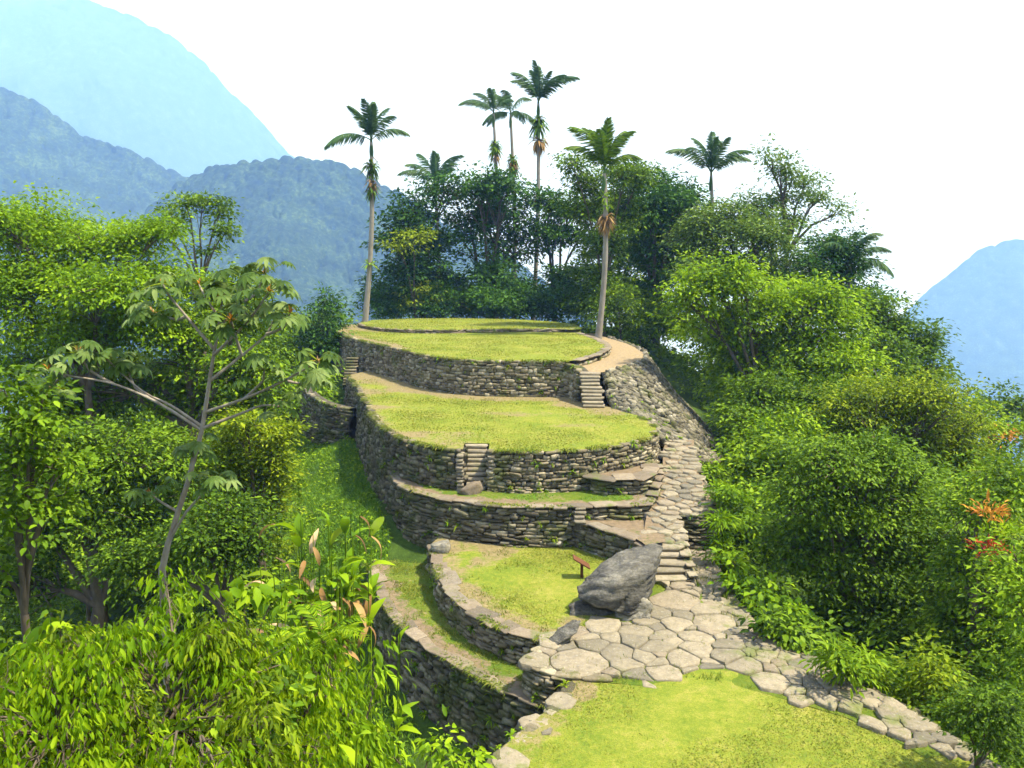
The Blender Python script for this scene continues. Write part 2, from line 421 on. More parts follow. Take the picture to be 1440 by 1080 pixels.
def lay(root, stones, mat, limit=300, name='stone', kind='S', light=None):
    """stones: list of (score, matrix). The largest in view become parts, the rest one joined part"""
    stones.sort(key=lambda s: -s[0])
    variants = SV if kind == 'S' else SLAB
    for s, m in stones[:limit]:
        put(name, stone_mesh(kind, random.randrange(len(variants)), mat), mat, root, m)
    if len(stones) > limit:
        b = Bag()
        for s, m in stones[limit:]:
            Vs, Fs = random.choice(variants); a = np.array(m)
            b.add(Vs @ a[:3, :3].T + a[:3, 3], Fs)
        o = put('small_stones', b.mesh('small_stones'), mat, root); o['kind'] = 'stuff'

def wall(label, line, ztop, zbot, mat, batter=0.12, course=(0.13, 0.22), length=(0.28, 0.65), limit=300, cap=None, thick=0.6, rough=0.05, name='stone_wall', cap_w=(0.5, 1.0), cap_d=0.55, group=None):
    """line: plan points so that the open side is to the right of travel"""
    n = len(line)
    zt = np.broadcast_to(np.array(ztop, float), (n,)); zb = np.broadcast_to(np.array(zbot, float), (n,))
    L = smooth_line([(p[0], p[1], a, b) for p, a, b in zip(line, zt, zb)], 0.25)
    d = np.gradient(L[:, :2], axis=0); d = unit(d); out = np.c_[d[:, 1], -d[:, 0]]
    s = np.r_[0, np.cumsum(np.linalg.norm(np.diff(L[:, :2], axis=0), axis=1))]
    mid = L[len(L) // 2]
    root = empty(name, (mid[0], mid[1], mid[3]), label, 'wall', group)
    # core
    fr = lambda off, z: np.c_[L[:, :2] + out * off[:, None], z]
    h = L[:, 2] - L[:, 3]
    A = fr(np.full(len(L), -0.13), L[:, 2] - 0.04); B_ = fr(h * batter - 0.13, L[:, 3] - 0.6)
    D_ = fr(np.full(len(L), -thick), L[:, 2] - 0.04); E_ = fr(np.full(len(L), -thick), L[:, 3] - 0.6)
    m = len(L); V = np.concatenate([D_, A, B_, E_]); F = []
    for r_ in range(3):
        for i in range(m - 1):
            F.append((r_ * m + i, (r_ + 1) * m + i, (r_ + 1) * m + i + 1, r_ * m + i + 1))
    F += [(0, m, 2 * m, 3 * m), (m - 1, 4 * m - 1, 3 * m - 1, 2 * m - 1)]
    put('core', np_mesh('core', V, np.array(F)), M['core'], root)
    at = lambda q: [np.interp(q, s, L[:, k]) for k in range(4)] + [np.interp(q, s, out[:, 0]), np.interp(q, s, out[:, 1])]
    stones = []
    y = 0.0; hmax = h.max()
    while y < hmax + 0.1:
        ch = random.uniform(*course)
        q = -random.uniform(0, 0.3)
        while q < s[-1]:
            ln = random.uniform(*length) * random.choice((0.6, .8, 1, 1, 1.35)); qq = q + ln / 2; q += ln * 0.97
            if qq < 0 or qq > s[-1]: continue
            x0, y0, a, b, ox, oy = at(qq)
            z = a - y - ch / 2 + random.uniform(-.045, .035) * (y > .01)
            if z < b - 0.15: continue
            if y < 0.01 and cap: continue
            no = Vector((ox, oy, 0)).normalized(); tg = Vector((-no.y, no.x, 0))
            nb = (no + Vector((0, 0, batter * 0.8))).normalized(); up = tg.cross(nb).normalized() * -1
            up = nb.cross(tg).normalized()
            if up.z < 0: up = -up
            hh = ch * random.uniform(0.86, 1.28); dp = 0.34
            off = (a - z) * batter - dp / 2 + 0.06 + random.uniform(-rough, rough)
            p = Vector((x0, y0, z)) + no * off
            R = frame(tg, nb, up).to_3x3() @ Matrix.Rotation(random.gauss(0, .09), 3, 'Y') @ Matrix.Rotation(random.gauss(0, .14), 3, 'Z')
            mt = Matrix.Translation(p) @ R.to_4x4() @ Matrix.Diagonal((ln * 1.0, dp, hh, 1))
            view = Vector((0, 0, CAM_Z)) - p; dist = view.length
            facing = max(0.0, view.normalized().dot(nb))
            stones.append((ln * hh / dist ** 2 * facing + 1e-9 * random.random(), mt))
        y += ch
    lay(root, stones, mat, limit)
    if cap:
        q = 0.0
        while q < s[-1]:
            ln = random.uniform(*cap_w); qq = min(q + ln / 2, s[-1]); q += ln * 0.98
            x0, y0, a, b, ox, oy = at(qq)
            no = Vector((ox, oy, 0)).normalized(); tg = Vector((-no.y, no.x, 0))
            dd = cap_d * random.uniform(.75, 1.25); th = random.uniform(0.08, 0.14)
            p = Vector((x0, y0, a - th / 2 + 0.035 + random.uniform(-.015, .02))) - no * (dd / 2 - 0.14 + random.uniform(-.06, .06))
            R = frame(tg, no, Vector((0, 0, 1))).to_3x3() @ Matrix.Rotation(random.gauss(0, .12), 3, 'Z') @ Matrix.Rotation(random.gauss(0, .03), 3, 'X')
            if R.determinant() < 0: R = R @ Matrix.Diagonal((-1, 1, 1))
            put('capstone', stone_mesh('L', random.randrange(len(SLAB)), cap), cap, root, Matrix.Translation(p) @ R.to_4x4() @ Matrix.Diagonal((ln, dd, th, 1)))
    return root

# ------------------------------------------------------------------ lawns and ledges
def sheet(name, poly, z, mat, label, dirt=None, step=0.8, und=0.04, cat='lawn', zf=None, parent=None):
    poly = np.array(poly, float)[:, :2]
    lo, hi = poly.min(0), poly.max(0)
    g = np.stack(np.meshgrid(np.arange(lo[0], hi[0], step), np.arange(lo[1], hi[1], step)), -1).reshape(-1, 2)
    g += rng.uniform(-.25, .25, g.shape) * step
    g = g[inside(g, poly)]
    P = np.concatenate([poly, g])
    n = len(poly)
    vs, _, fs, _, _, _ = delaunay_2d_cdt([Vector(p) for p in P], [(i, (i + 1) % n) for i in range(n)], [list(range(n))], 1, 1e-4)
    vs = np.array([v[:] for v in vs]); zz = np.full(len(vs), float(z))
    if zf is not None: zz = np.array([zf(x, y) for x, y in vs])
    zz += vnoise(vs, 0.3, 5) * und + vnoise(vs, 1.3, 9) * und * .4
    F = np.array([f if len(f) == 3 else f[:3] for f in fs])
    a = vs[F[:, 1]] - vs[F[:, 0]]; b = vs[F[:, 2]] - vs[F[:, 0]]
    fl = (a[:, 0] * b[:, 1] - a[:, 1] * b[:, 0]) < 0
    F[fl] = F[fl][:, ::-1]
    dv = np.zeros(len(vs)) if dirt is None else np.array([dirt(x, y) for x, y in vs])
    o = put(name, np_mesh(name, np.c_[vs, zz], F, {'dirt': dv}, True), mat, parent)
    if parent is None: tag(o, label, cat, None, 'structure')
    return o

def blades(parent, poly, z, n, h, w, mat, keep=None, zf=None, lean=1.1, name='grass'):
    poly = np.array(poly, float)[:, :2]; lo, hi = poly.min(0), poly.max(0)
    P = rng.uniform(lo, hi, (int(n * 2.2), 2)); P = P[inside(P, poly)]
    if keep is not None:
        st_ = .25; cell = np.round(P / st_).astype(int); u_, inv = np.unique(cell, axis=0, return_inverse=True)
        pr = np.array([keep(x * st_, y * st_) for x, y in u_])[inv.ravel()]; P = P[rng.random(len(P)) < pr]
    P = P[:n]; k = len(P)
    zz = np.full(k, float(z)) if zf is None else (zf(P[:, 0], P[:, 1]) if zf is ground_z else np.array([zf(x, y) for x, y in P]))
    hh = h * rng.uniform(.4, 1.2, k); an = rng.uniform(0, 2 * np.pi, k); wn_ = w * rng.uniform(.6, 1.4, k)
    base = np.c_[P, zz - 0.01]; sd = np.c_[np.cos(an), np.sin(an), np.zeros(k)] * wn_[:, None] / 2
    ln = np.c_[rng.normal(0, lean, (k, 2)) * hh[:, None], hh]
    V = np.stack([base - sd, base + sd, base + ln], 1).reshape(-1, 3)
    F = np.arange(k * 3).reshape(-1, 3)
    o = put(name, np_mesh(name, V, F, {'rnd': np.repeat(rng.random(k), 3)}), mat, parent); o['kind'] = 'stuff'
    return o

def seg_dist(x, y, line):
    line = np.asarray(line)[:, :2]; p = np.array((x, y)); a = line[:-1]; b = line[1:]
    ab = b - a; t = np.clip(((p - a) * ab).sum(1) / np.maximum((ab * ab).sum(1), 1e-9), 0, 1)
    return float(np.min(np.linalg.norm(a + ab * t[:, None] - p, axis=1)))

zA0, zA, zR, zB, zC, zK, zC3, zD, zE = 6.7, 6.4, 6.0, 4.2, 2.4, 3.1, 1.85, 0.75, -0.2

# --- highest tier
A0_front = smooth_line([(-15.6, 82), (-14.9, 79), (-12.8, 75.2), (-10.5, 73), (-6.4, 71.9), (-1.3, 73), (3.4, 73.4), (5.6, 72.6), (6.6, 75)], 0.5)
A0_poly = list(A0_front[:, :2]) + [(6.2, 80), (4.3, 84), (0, 88.5), (-5.5, 90.5), (-11, 90), (-15, 87)]
lw = sheet('lawn', A0_poly, zA0 - .02, M['lawn'], 'uppermost grass lawn at the foot of the dark trees', lambda x, y: 0.25 * (seg_dist(x, y, A0_front) < 1.0), 1.5)
blades(lw, A0_poly, zA0 - .02, 14000, .07, .07, M['blade'])
wall('low stone kerb wall edging the uppermost grass lawn', A0_front[::6, :2], zA0, zA - .05, M['cap'], 0.05, (0.12, 0.2), (0.4, 0.9), 120)

A_edge = [(-17.6, 84), (-16.4, 75.2), (-14.3, 69), (-11.4, 63.2), (-8.3, 57.9), (-5.7, 53.1), (-3.1, 50.6), (0, 49.8), (2.6, 49.6), (3.7, 49.2), (4.0, 47.5)]
A_s = smooth_line(A_edge, 0.5)
A_in = [(4.15, 50.0), (5.5, 53), (6.8, 57), (7.3, 61), (7.0, 67), (6.2, 72)]
A_in_s = smooth_line(A_in, 0.5)
A_poly = list(A_s[:-5, :2]) + list(A_in_s[:, :2]) + [(6.4, 75), (0, 76), (-8, 76), (-14, 79), (-15.6, 84)]
def dirtA(x, y):
    d = seg_dist(x, y, A_s)
    return 0.55 * (x < -8 and y > 57) * max(0, 1 - d / 4.5) + 0.35 * (d < 0.9) + 0.3 * (seg_dist(x, y, A0_front) < 1.2)
lw = sheet('lawn', A_poly, zA, M['lawn'], 'oval grass lawn on top of the tallest round wall', dirtA, 1.0)
blades(lw, A_poly, zA, 32000, .06, .06, M['blade'], lambda x, y: 0.1 if dirtA(x, y) > .6 else 1)
wall('tall curved dry stone wall holding the oval upper lawn', A_edge, [6.4] * 9 + [6.2, 6.05], [2.8, 3.0, 3.3, 3.8, 4.1, 4.15, 4.15, 4.15, 4.15, 4.15, 4.15], M['stone'], 0.13, (0.12, 0.24), (0.24, 0.62), rough=.06)
wall('low curved stone edging between the upper lawn and the bare ring path', A_in, zA, zR - .05, M['stone'], 0.05, (0.17, 0.24), (0.35, 0.8), 120, M['cap'])

R_out = [(5.35, 47.3), (6.2, 48.4), (7.7, 51.2), (9.2, 55), (9.9, 60), (9.5, 66), (8.6, 72), (8.0, 77)]
R_s = smooth_line(R_out, 0.5)
R_poly = [(4.0, 47.35), (5.35, 47.35)] + list(R_s[1:, :2]) + [(5.8, 77), (6.2, 72.5)] + list(A_in_s[::-1, :2]) + [(4.05, 49.6)]
sheet('path', R_poly, zR, M['ring'], 'bare trodden ring path beside the upper lawn', lambda x, y: 0.55, 0.7, 0.05, 'path')

# --- embankment of pitched stones right of the upper tier
EB = [(5.9, 45.2, 4.0), (6.9, 42.6, 3.95), (7.6, 40.3, 3.4), (8.5, 38.9, 2.8), (9.9, 39.7, 2.2), (11.6, 43.6, 1.4), (13.2, 49.5, .5), (14.4, 55, 0), (14.9, 61, .2), (14.2, 67, 1.2), (13, 73, 2.5)]
ET = [(a, b, zR) for a, b in ((5.5, 47.2), (5.8, 47.7), (6.1, 48.1), (6.5, 48.8), (7.2, 50.2), (8.0, 52), (8.8, 53.8), (9.5, 57), (9.8, 61), (9.5, 66), (8.6, 72))]
ebs, ets = smooth_line(EB, 0.5), smooth_line(ET, 0.5)
m_ = 70
res = lambda a: np.stack([np.interp(np.linspace(0, 1, m_), np.linspace(0, 1, len(a)), a[:, k]) for k in range(3)], 1)
ebs, ets = res(ebs), res(ets)
root = empty('stone_embankment', (9.5, 48, 2), 'steep mossy slope of rubble stones below the bare ring path', 'embankment')
rows = 8
V = np.concatenate([ets * (1 - t) + ebs * t - np.array((0.15, -0.15, 0.12)) + np.array((0, 0, -0.25 * math.sin(t * math.pi))) for t in np.linspace(0, 1, rows)])
F = [(r * m_ + i, r * m_ + i + 1, (r + 1) * m_ + i + 1, (r + 1) * m_ + i) for r in range(rows - 1) for i in range(m_ - 1)]
put('core', np_mesh('core', V, np.array(F)[:, ::-1], None, True), M['core'], root)
stones = []
for t in np.arange(0.01, 1.0, 0.03):
    q = random.random() * .02
    while q < 1:
        i = q * (m_ - 1); i0 = int(i); f = i - i0
        if i0 >= m_ - 1: break
        top = ets[i0] * (1 - f) + ets[i0 + 1] * f; bot = ebs[i0] * (1 - f) + ebs[i0 + 1] * f
        p = Vector(top * (1 - t) + bot * t) + Vector((0, 0, -0.25 * math.sin(t * math.pi)))
        up = Vector(top - bot).normalized(); tg = Vector((ets[i0 + 1] - ets[i0]) * (1 - t) + (ebs[i0 + 1] - ebs[i0]) * t)
        seg = tg.length * (m_ - 1); tg.normalize()
        no = tg.cross(up).normalized()
        if no.z < 0: no = -no
        up = no.cross(tg).normalized()
        ln = random.uniform(.25, .6); hh = random.uniform(.18, .34)
        R = frame(tg, no, up).to_3x3() @ Matrix.Rotation(random.gauss(0, .3), 3, 'Y') @ Matrix.Rotation(random.gauss(0, .25), 3, 'X')
        if R.determinant() < 0: R = R @ Matrix.Diagonal((-1, 1, 1))
        mt = Matrix.Translation(p + no * random.uniform(-.1, .06)) @ R.to_4x4() @ Matrix.Diagonal((ln, .34, hh, 1))
        vw = Vector((0, 0, CAM_Z)) - p
        stones.append((ln * hh / vw.length_squared * max(0, vw.normalized().dot(no)), mt))
        q += ln * 0.95 / max(seg, .1)
lay(root, stones, M['rubble'], 300)

# --- middle tier
B_left = [(-12.3, 59.6), (-10.4, 53.4), (-8.8, 47.5), (-7.5, 42.75), (-6.15, 38.9), (-4.8, 36.5), (-3.4, 35.05), (-2.16, 34.55)]
B_right = [(-1.02, 34.4), (0.1, 34.2), (1.3, 34.2), (2.7, 34.4), (3.9, 34.9), (5.5, 36.0), (6.7, 37.5), (7.2, 39.8), (6.9, 42.4)]
Bl, Br = smooth_line(B_left, 0.4), smooth_line(B_right, 0.4)
B_poly = list(Bl[:, :2]) + [(-2.16, 35.9), (-1.02, 35.9)] + list(Br[:, :2]) + [(6.6, 44), (5.6, 46), (4.3, 49.3), (0, 50), (-3.2, 51), (-6, 54), (-9, 59), (-11.3, 62.5)]
A_base = [(-11.2, 61.5), (-7.9, 55.5), (-5.5, 51.8), (-3, 49.8), (0, 49.2), (3, 49), (4.5, 46.5), (5.6, 45)]
def dirtB(x, y):
    v = 0.0
    d = seg_dist(x, y, A_base)
    if d < 2.0: v += 0.85 * (1 - d / 2.6)
    e = seg_dist(x, y, Bl)
    v += .4 * min(1, max(0, noise.noise((x * .16, y * .45, 2)) - .05) * 3)
    if y > 37 and e < 1.5: v += 0.5 * (1 - e / 1.6)
    return v
lw = sheet('lawn', B_poly, zB, M['lawn'], 'broad round grass lawn on the middle terrace', dirtB, 0.7)
blades(lw, B_poly, zB, 46000, .05, .05, M['blade'], lambda x, y: max(0.05, 1 - 1.5 * dirtB(x, y)))
zbl = [2.0, 1.4, 0.9, 0.7, 0.7, 0.9, 2.1, 2.35]
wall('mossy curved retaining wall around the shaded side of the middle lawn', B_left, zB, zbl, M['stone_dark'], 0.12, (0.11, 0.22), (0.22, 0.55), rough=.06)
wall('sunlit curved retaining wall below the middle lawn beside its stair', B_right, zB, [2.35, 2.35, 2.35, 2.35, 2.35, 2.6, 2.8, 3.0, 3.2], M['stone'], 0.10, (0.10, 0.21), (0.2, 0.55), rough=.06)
# second retaining wall under the far side of the middle terrace, half hidden by leaves
wall('dark lower retaining wall behind the big-leaved tree', [(-16.2, 61), (-14.4, 56), (-12.4, 52.2), (-10.4, 50.4)], [3.6, 3.5, 3.4, 3.3], [0.2, 0.2, 0.4, 0.6], M['stone_dark'], 0.1, limit=200)

def stairs(label, x0, x1, y0, y1, z0, z1, n, skew=0.0, cheek=None, mat=None):
    mat = mat or M['step']
    root = empty('stone_stair', ((x0 + x1) / 2, (y0 + y1) / 2, z0), label, 'stairs')
    rise = (z1 - z0) / n; run = (y1 - y0) / n
    for i in range(n):
        w = (x1 - x0) + random.uniform(-.1, .05); d = run * 2.4
        c = Vector(((x0 + x1) / 2 + random.uniform(-.04, .04) + skew * i / n, y0 + run * i + d / 2 + random.uniform(-.03, .03), z0 + rise * (i + 1) - rise * .5 - .01))
        put('step', stone_mesh('L', random.randrange(len(SLAB)), mat), mat, root,
            Matrix.Translation(c) @ Matrix.Rotation(random.gauss(0, .03), 4, 'Z') @ Matrix.Diagonal((w, d, rise * .96, 1)))
    # packed fill under the treads
    xa, xb = x0 + .04, x1 - .04
    V = [(xa, y0 + .12, z0 - .3), (xb, y0 + .12, z0 - .3), (xb, y1 + .3, z0 - .3), (xa, y1 + .3, z0 - .3), (xa + skew, y1 + .1, z1 - rise), (xb + skew, y1 + .1, z1 - rise), (xb + skew, y1 + .3, z1 - rise), (xa + skew, y1 + .3, z1 - rise), (xa, y0 + .12, z0 + .02), (xb, y0 + .12, z0 + .02)]
    F = [(0, 1, 9, 8), (8, 9, 5, 4), (4, 5, 6, 7), (0, 8, 4, 7), (0, 7, 3, 3), (1, 2, 6, 5), (1, 5, 9, 9)]
    me = bpy.data.meshes.new('fill'); me.from_pydata(V, [], [tuple(dict.fromkeys(f)) for f in F]); put('fill', me, M['core'], root)
    if cheek:
        for cx, sgn in cheek:
            st = []
            z = z0
            while z < z1 - .22:
                h = random.uniform(.12, .2); y = y0 - .05
                while y < y1 + .2:
                    l = random.uniform(.25, .5)
                    st.append((1, Matrix.Translation((cx + random.uniform(-.03, .03), y + l / 2, z + h / 2)) @ Matrix.Diagonal((.3, l, h, 1)))); y += l
                z += h
            lay(root, st, M['step'], 300, 'cheek_stone')
    return root
stairs('narrow stair of stone slabs recessed in the middle lawn wall', -2.05, -1.12, 34.25, 35.75, 2.4, 4.18, 10, 0.0, [(-2.28, 1), (-0.9, 1)])
stairs('long stone stair climbing from the middle lawn to the bare ring path', 4.1, 5.3, 45.3, 47.4, 4.2, 6.02, 10, -0.1)
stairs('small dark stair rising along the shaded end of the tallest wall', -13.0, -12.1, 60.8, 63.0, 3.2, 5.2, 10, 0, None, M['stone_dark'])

# --- ledge under the middle wall
C_left = [(-5.7, 37.0), (-5.1, 35.6), (-4.4, 34.4), (-3.2, 33.3), (-1.8, 32.6), (-0.6, 32.15), (0.6, 31.95), (2.5, 31.95)]
C_right = [(2.5, 31.95), (3.5, 32.05), (4.6, 32.15), (5.5, 32.25), (6.0, 33.2), (6.5, 34.6), (6.9, 36.4)]
Cs = smooth_line(C_left + C_right[1:], 0.4)
C_poly = list(Cs[:, :2]) + [(6.4, 37.4), (5.4, 36.2), (3.9, 35.1), (1.3, 34.5), (-1, 34.7), (-1.02, 35.0), (-2.16, 35.0), (-2.3, 34.8), (-3.4, 35.3), (-4.8, 36.9), (-5.4, 37.6)]
def dirtC(x, y): return 0.18 + 0.3 * (seg_dist(x, y, Cs) < .7)
lw = sheet('ledge', C_poly, zC, M['ledge'], 'narrow worn earth ledge below the middle lawn wall', dirtC, 0.4, 0.04, 'ledge')
blades(lw, C_poly, zC, 8000, .10, .03, M['blade_green'], lambda x, y: 0.9 if seg_dist(x, y, Cs) > .8 and noise.noise((x * .6, y * .6, 1)) > 0 else .05)
wall('dark layered wall under the worn ledge, behind the small round lawn', C_left, zC, [0.0, 0.0, 0.1, 0.3, 0.6, .7, .7, .7], M['stone_dark'], 0.13, (0.10, 0.18), (0.28, 0.7), 300, M['cap'], cap_w=(.5, 1.3), cap_d=.42)
wall('low wall at the end of the worn ledge beside the paved path', C_right, [zC, zC, zC, zC, zC, 2.75, 3.0], [1.8, 1.75, 1.7, 1.7, 1.9, 2.1, 2.5], M['stone'], 0.06, (0.10, 0.17), (0.28, 0.6), 200, M['cap'], cap_w=(.6, 1.2))
K_line = [(3.55, 34.5), (3.65, 33.85), (4.6, 33.75), (5.7, 33.9), (6.15, 34.6), (6.6, 36.0)]
K_s = smooth_line(K_line, .3)
sheet('ledge', list(K_s[:, :2]) + [(6.4, 37), (5.4, 35.9), (3.9, 34.8)], zK - .02, M['ledge'], 'small raised slab platform against the middle lawn wall', lambda x, y: .8, .4, .03, 'ledge')
wall('short wall of flat slabs stepping out under the middle lawn', K_line, zK, zC - .05, M['stone'], 0.06, (0.10, 0.17), (0.3, 0.65), 150, M['cap'], cap_w=(.8, 1.6), cap_d=.8)
C3_line = [(2.35, 32.2), (2.75, 31.75), (3.4, 31.0), (4.1, 30.3), (4.75, 29.65), (5.0, 28.9)]
C3_s = smooth_line(C3_line, .3)
sheet('ledge', list(C3_s[:, :2]) + [(5.8, 29.3), (6.3, 32.6), (5.4, 32.5), (2.6, 32.4)], zC3 - .03, M['ledge'], 'low grassy ledge joining the paved path above the boulder', lambda x, y: .45, .4, .03, 'ledge')
wall('short slanting wall between the small round lawn and the boulder', C3_line, [zC3, zC3, zC3, zC3, 1.75, 1.6], zD - .05, M['stone_dark'], 0.12, (0.11, 0.18), (0.28, 0.6), 200, M['cap'], cap_w=(.6, 1.2))
stairs('tiny stair of four slabs at the corner of the worn ledge', 2.55, 3.0, 31.35, 31.95, 1.85, 2.4, 4)

# --- small round lawn and its ring
D_edge = [(-3.4, 32.0), (-3.05, 30.6), (-2.65, 28.4), (-2.05, 26.7), (-1.2, 25.2), (-0.1, 24.0), (1.0, 23.35), (1.75, 23.5)]
Ds = smooth_line(D_edge, .3)
D_poly = list(Ds[:, :2]) + [(2.6, 24.4), (4.6, 25.3), (5.0, 27.8), (4.9, 29.4), (2.6, 32.1), (-0.6, 32.3), (-3.0, 33.2)]
def dirtD(x, y):
    e = seg_dist(x, y, Ds)
    return 0.5 * (e < 1.0) + 0.25 * (1.0 <= e < 1.6) + .25 * (y > 31.2) + .5 * min(1, max(0, noise.noise((x * .5, y * .5, 2)) - .05) * 3)
lw = sheet('lawn', D_poly, zD, M['lawn'], 'small round grass lawn beside the big boulder', dirtD, 0.4)
blades(lw, D_poly, zD, 26000, .04, .03, M['blade'], lambda x, y: 0.3 if dirtD(x, y) > .45 else 1 - dirtD(x, y))
wall('curved low wall with brown capping slabs around the small lawn', D_edge, zD, [-.1, -.2, -.25, -.25, -.25, -.25, -.25, -.2], M['stone'], 0.10, (0.09, 0.16), (0.28, 0.6), 300, M['cap'], cap_w=(.5, 1.3), cap_d=.6)

E_edge = [(-6.0, 32.2), (-5.5, 30.6), (-4.65, 28.2), (-3.45, 25.9), (-1.85, 23.85), (-0.45, 22.3), (0.55, 21.45), (1.35, 20.9)]
Es = smooth_line(E_edge, .3)
E_poly = list(Es[:, :2]) + [(1.6, 21.4), (0.6, 22.4), (1.2, 23.5), (-0.1, 24.3), (-1.2, 25.4), (-2.05, 26.9), (-2.65, 28.6), (-3.05, 30.8), (-3.6, 32.4), (-4.6, 34.2), (-5.4, 34.6)]
def dirtE(x, y): return .28 * (seg_dist(x, y, Es) < .8) + .12
lw = sheet('ledge', E_poly, zE, M['ledge'], 'curved grassy walkway below the small round lawn', dirtE, .4, .05, 'ledge')
blades(lw, E_poly, zE, 22000, .09, .028, M['blade'], lambda x, y: (.12 if seg_dist(x, y, Es) < .8 else .9) * (1.0 if noise.noise((x * .8, y * .8, 4)) > -.1 else .15))
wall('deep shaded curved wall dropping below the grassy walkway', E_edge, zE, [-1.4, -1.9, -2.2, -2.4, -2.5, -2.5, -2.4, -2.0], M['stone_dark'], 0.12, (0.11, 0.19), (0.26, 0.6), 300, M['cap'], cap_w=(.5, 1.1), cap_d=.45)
P_line = [(1.5, 23.2), (0.75, 22.75), (0.45, 22.1), (0.85, 21.4), (1.6, 21.15), (2.4, 21.0)]
wall('rounded corner of thin stacked slabs under the paved platform', P_line, [zD, zD, zD, zD, zD, zD], [-.25, -.25, -.25, -.25, .1, .5], M['stone'], 0.08, (0.08, 0.15), (0.3, 0.7), 200)

# --- lawn in front
F_poly = [(-1.0, 13.5), (-0.75, 16), (-0.35, 17.6), (0.45, 18.8), (1.2, 20.0), (1.6, 21.0), (2.7, 21.2), (4.7, 21.6), (7.3, 21.3), (9.3, 20.3), (10.2, 18.6), (10.9, 16.5), (11.4, 14.2), (11.2, 11.5), (7, 10), (2, 10.3), (-0.6, 11.5)]
F_s = np.concatenate([smooth_line(F_poly[:13], .3), np.array(F_poly[13:])])
def dirtF(x, y): return .4 * (seg_dist(x, y, F_s[:24]) < .9) + .24 * min(1, max(0, noise.noise((x * .35, y * .6, 7)) + .05) * 2.5)
lw = sheet('lawn', F_s, zD - .07, M['lawn'], 'yellow green lawn in front of the paved platform', dirtF, .35)
blades(lw, F_s, zD - .07, 60000, .032, .03, M['blade'], lambda x, y: 1 - .8 * dirtF(x, y))
wall('low rough edge wall of the front lawn above the drop', [(-1.1, 12), (-0.95, 14.5), (-0.8, 16), (-0.4, 17.6), (0.45, 18.8), (1.2, 19.9), (1.55, 20.8)][::-1], zD - .08, [-.5, -1.2, -1.4, -1.6, -1.8, -1.9, -1.6][::-1], M['stone_dark'], 0.2, (0.13, 0.2), (0.3, 0.7), 250)

def rim_grass(parent, line, z, n, l, thr=-.05):
    line = np.asarray(line)[:, :2]; d = unit(np.gradient(line, axis=0)); o_ = np.c_[d[:, 1], -d[:, 0]]
    q = rng.uniform(0, len(line) - 1.001, n); i0 = q.astype(int); f = (q - i0)[:, None]
    P = line[i0] * (1 - f) + line[i0 + 1] * f; O = o_[i0]
    k_ = np.array([noise.noise((p[0] * .9, p[1] * .9, 3.3)) for p in P]) > thr; P, O = P[k_], O[k_]; n = len(P)
    P = P + O * rng.uniform(-.25, .06, (n, 1)); ll = l * rng.uniform(.5, 1.5, n)
    b0 = np.c_[P, np.full(n, z - .01)]; s_ = np.c_[-O[:, 1], O[:, 0], np.zeros(n)] * rng.uniform(.012, .03, (n, 1))
    dr = np.c_[O * rng.uniform(.2, 1.0, (n, 1)) + rng.normal(0, .4, (n, 2)), rng.uniform(.1, .9, n)]
    m_ = b0 + dr * ll[:, None] * .6; t_ = m_ + np.c_[dr[:, :2] * ll[:, None] * .5, -ll * rng.uniform(.0, .6, n)]
    V = np.stack([b0 - s_, b0 + s_, m_ + s_ * .8, m_ - s_ * .8, t_], 1).reshape(-1, 3)
    F = (np.arange(n)[:, None, None] * 5 + np.array([(0, 1, 2), (0, 2, 3), (3, 2, 4)])[None]).reshape(-1, 3)
    o = put('rim_grass', np_mesh('rim_grass', V, F, {'rnd': np.repeat(rng.random(n), 5)}), M['blade_rim'], parent); o['kind'] = 'stuff'
M['blade_rim'] = leaf_mat('rim_grass', [(0.07, 0.12, 0.012), (0.13, 0.18, 0.015), (0.23, 0.23, 0.05)], .3, .6)
for par_, ln_, z_, n_, l_ in (('oval grass lawn on top', A_s, zA, 7000, .22), ('broad round grass lawn', Bl, zB, 6000, .2), ('broad round grass lawn', Br, zB, 5000, .18), ('small round grass lawn', Ds, zD, 4000, .14), ('curved grassy walkway', Es, zE, 4500, .15), ('narrow worn earth ledge', Cs, zC, 3000, .15), ('uppermost grass lawn', A0_front, zA0, 2500, .2)):
    rim_grass([q for q in C.objects if q.get('kind') == 'structure' and q.get('label', '').startswith(par_)][0], ln_, z_, n_, l_)

# ------------------------------------------------------------------ paving
def power_cells(sites, radii, big=4.0):
    """cells of a power diagram: large slabs stay large among small fillers"""
    cells = []
    S = np.array(sites); Rr = np.array(radii)
    for i, p in enumerate(S):
        poly = [p + np.array(c) * big for c in ((-1, -1), (1, -1), (1, 1), (-1, 1))]
        d = np.linalg.norm(S - p, axis=1)
        for j in np.argsort(d - Rr)[:34]:
            if j == i: continue
            n = S[j] - p; mid = p + n * (d[j] ** 2 + Rr[i] ** 2 - Rr[j] ** 2) / (2 * d[j] ** 2); new = []
            for a, b in zip(poly, poly[1:] + poly[:1]):
                da, db = (a - mid) @ n, (b - mid) @ n
                if da <= 0: new.append(a)
                if da * db < 0: new.append(a + (b - a) * da / (da - db))
            poly = new
            if len(poly) < 3: break
        cells.append(np.array(poly) if len(poly) >= 3 else None)
    return cells

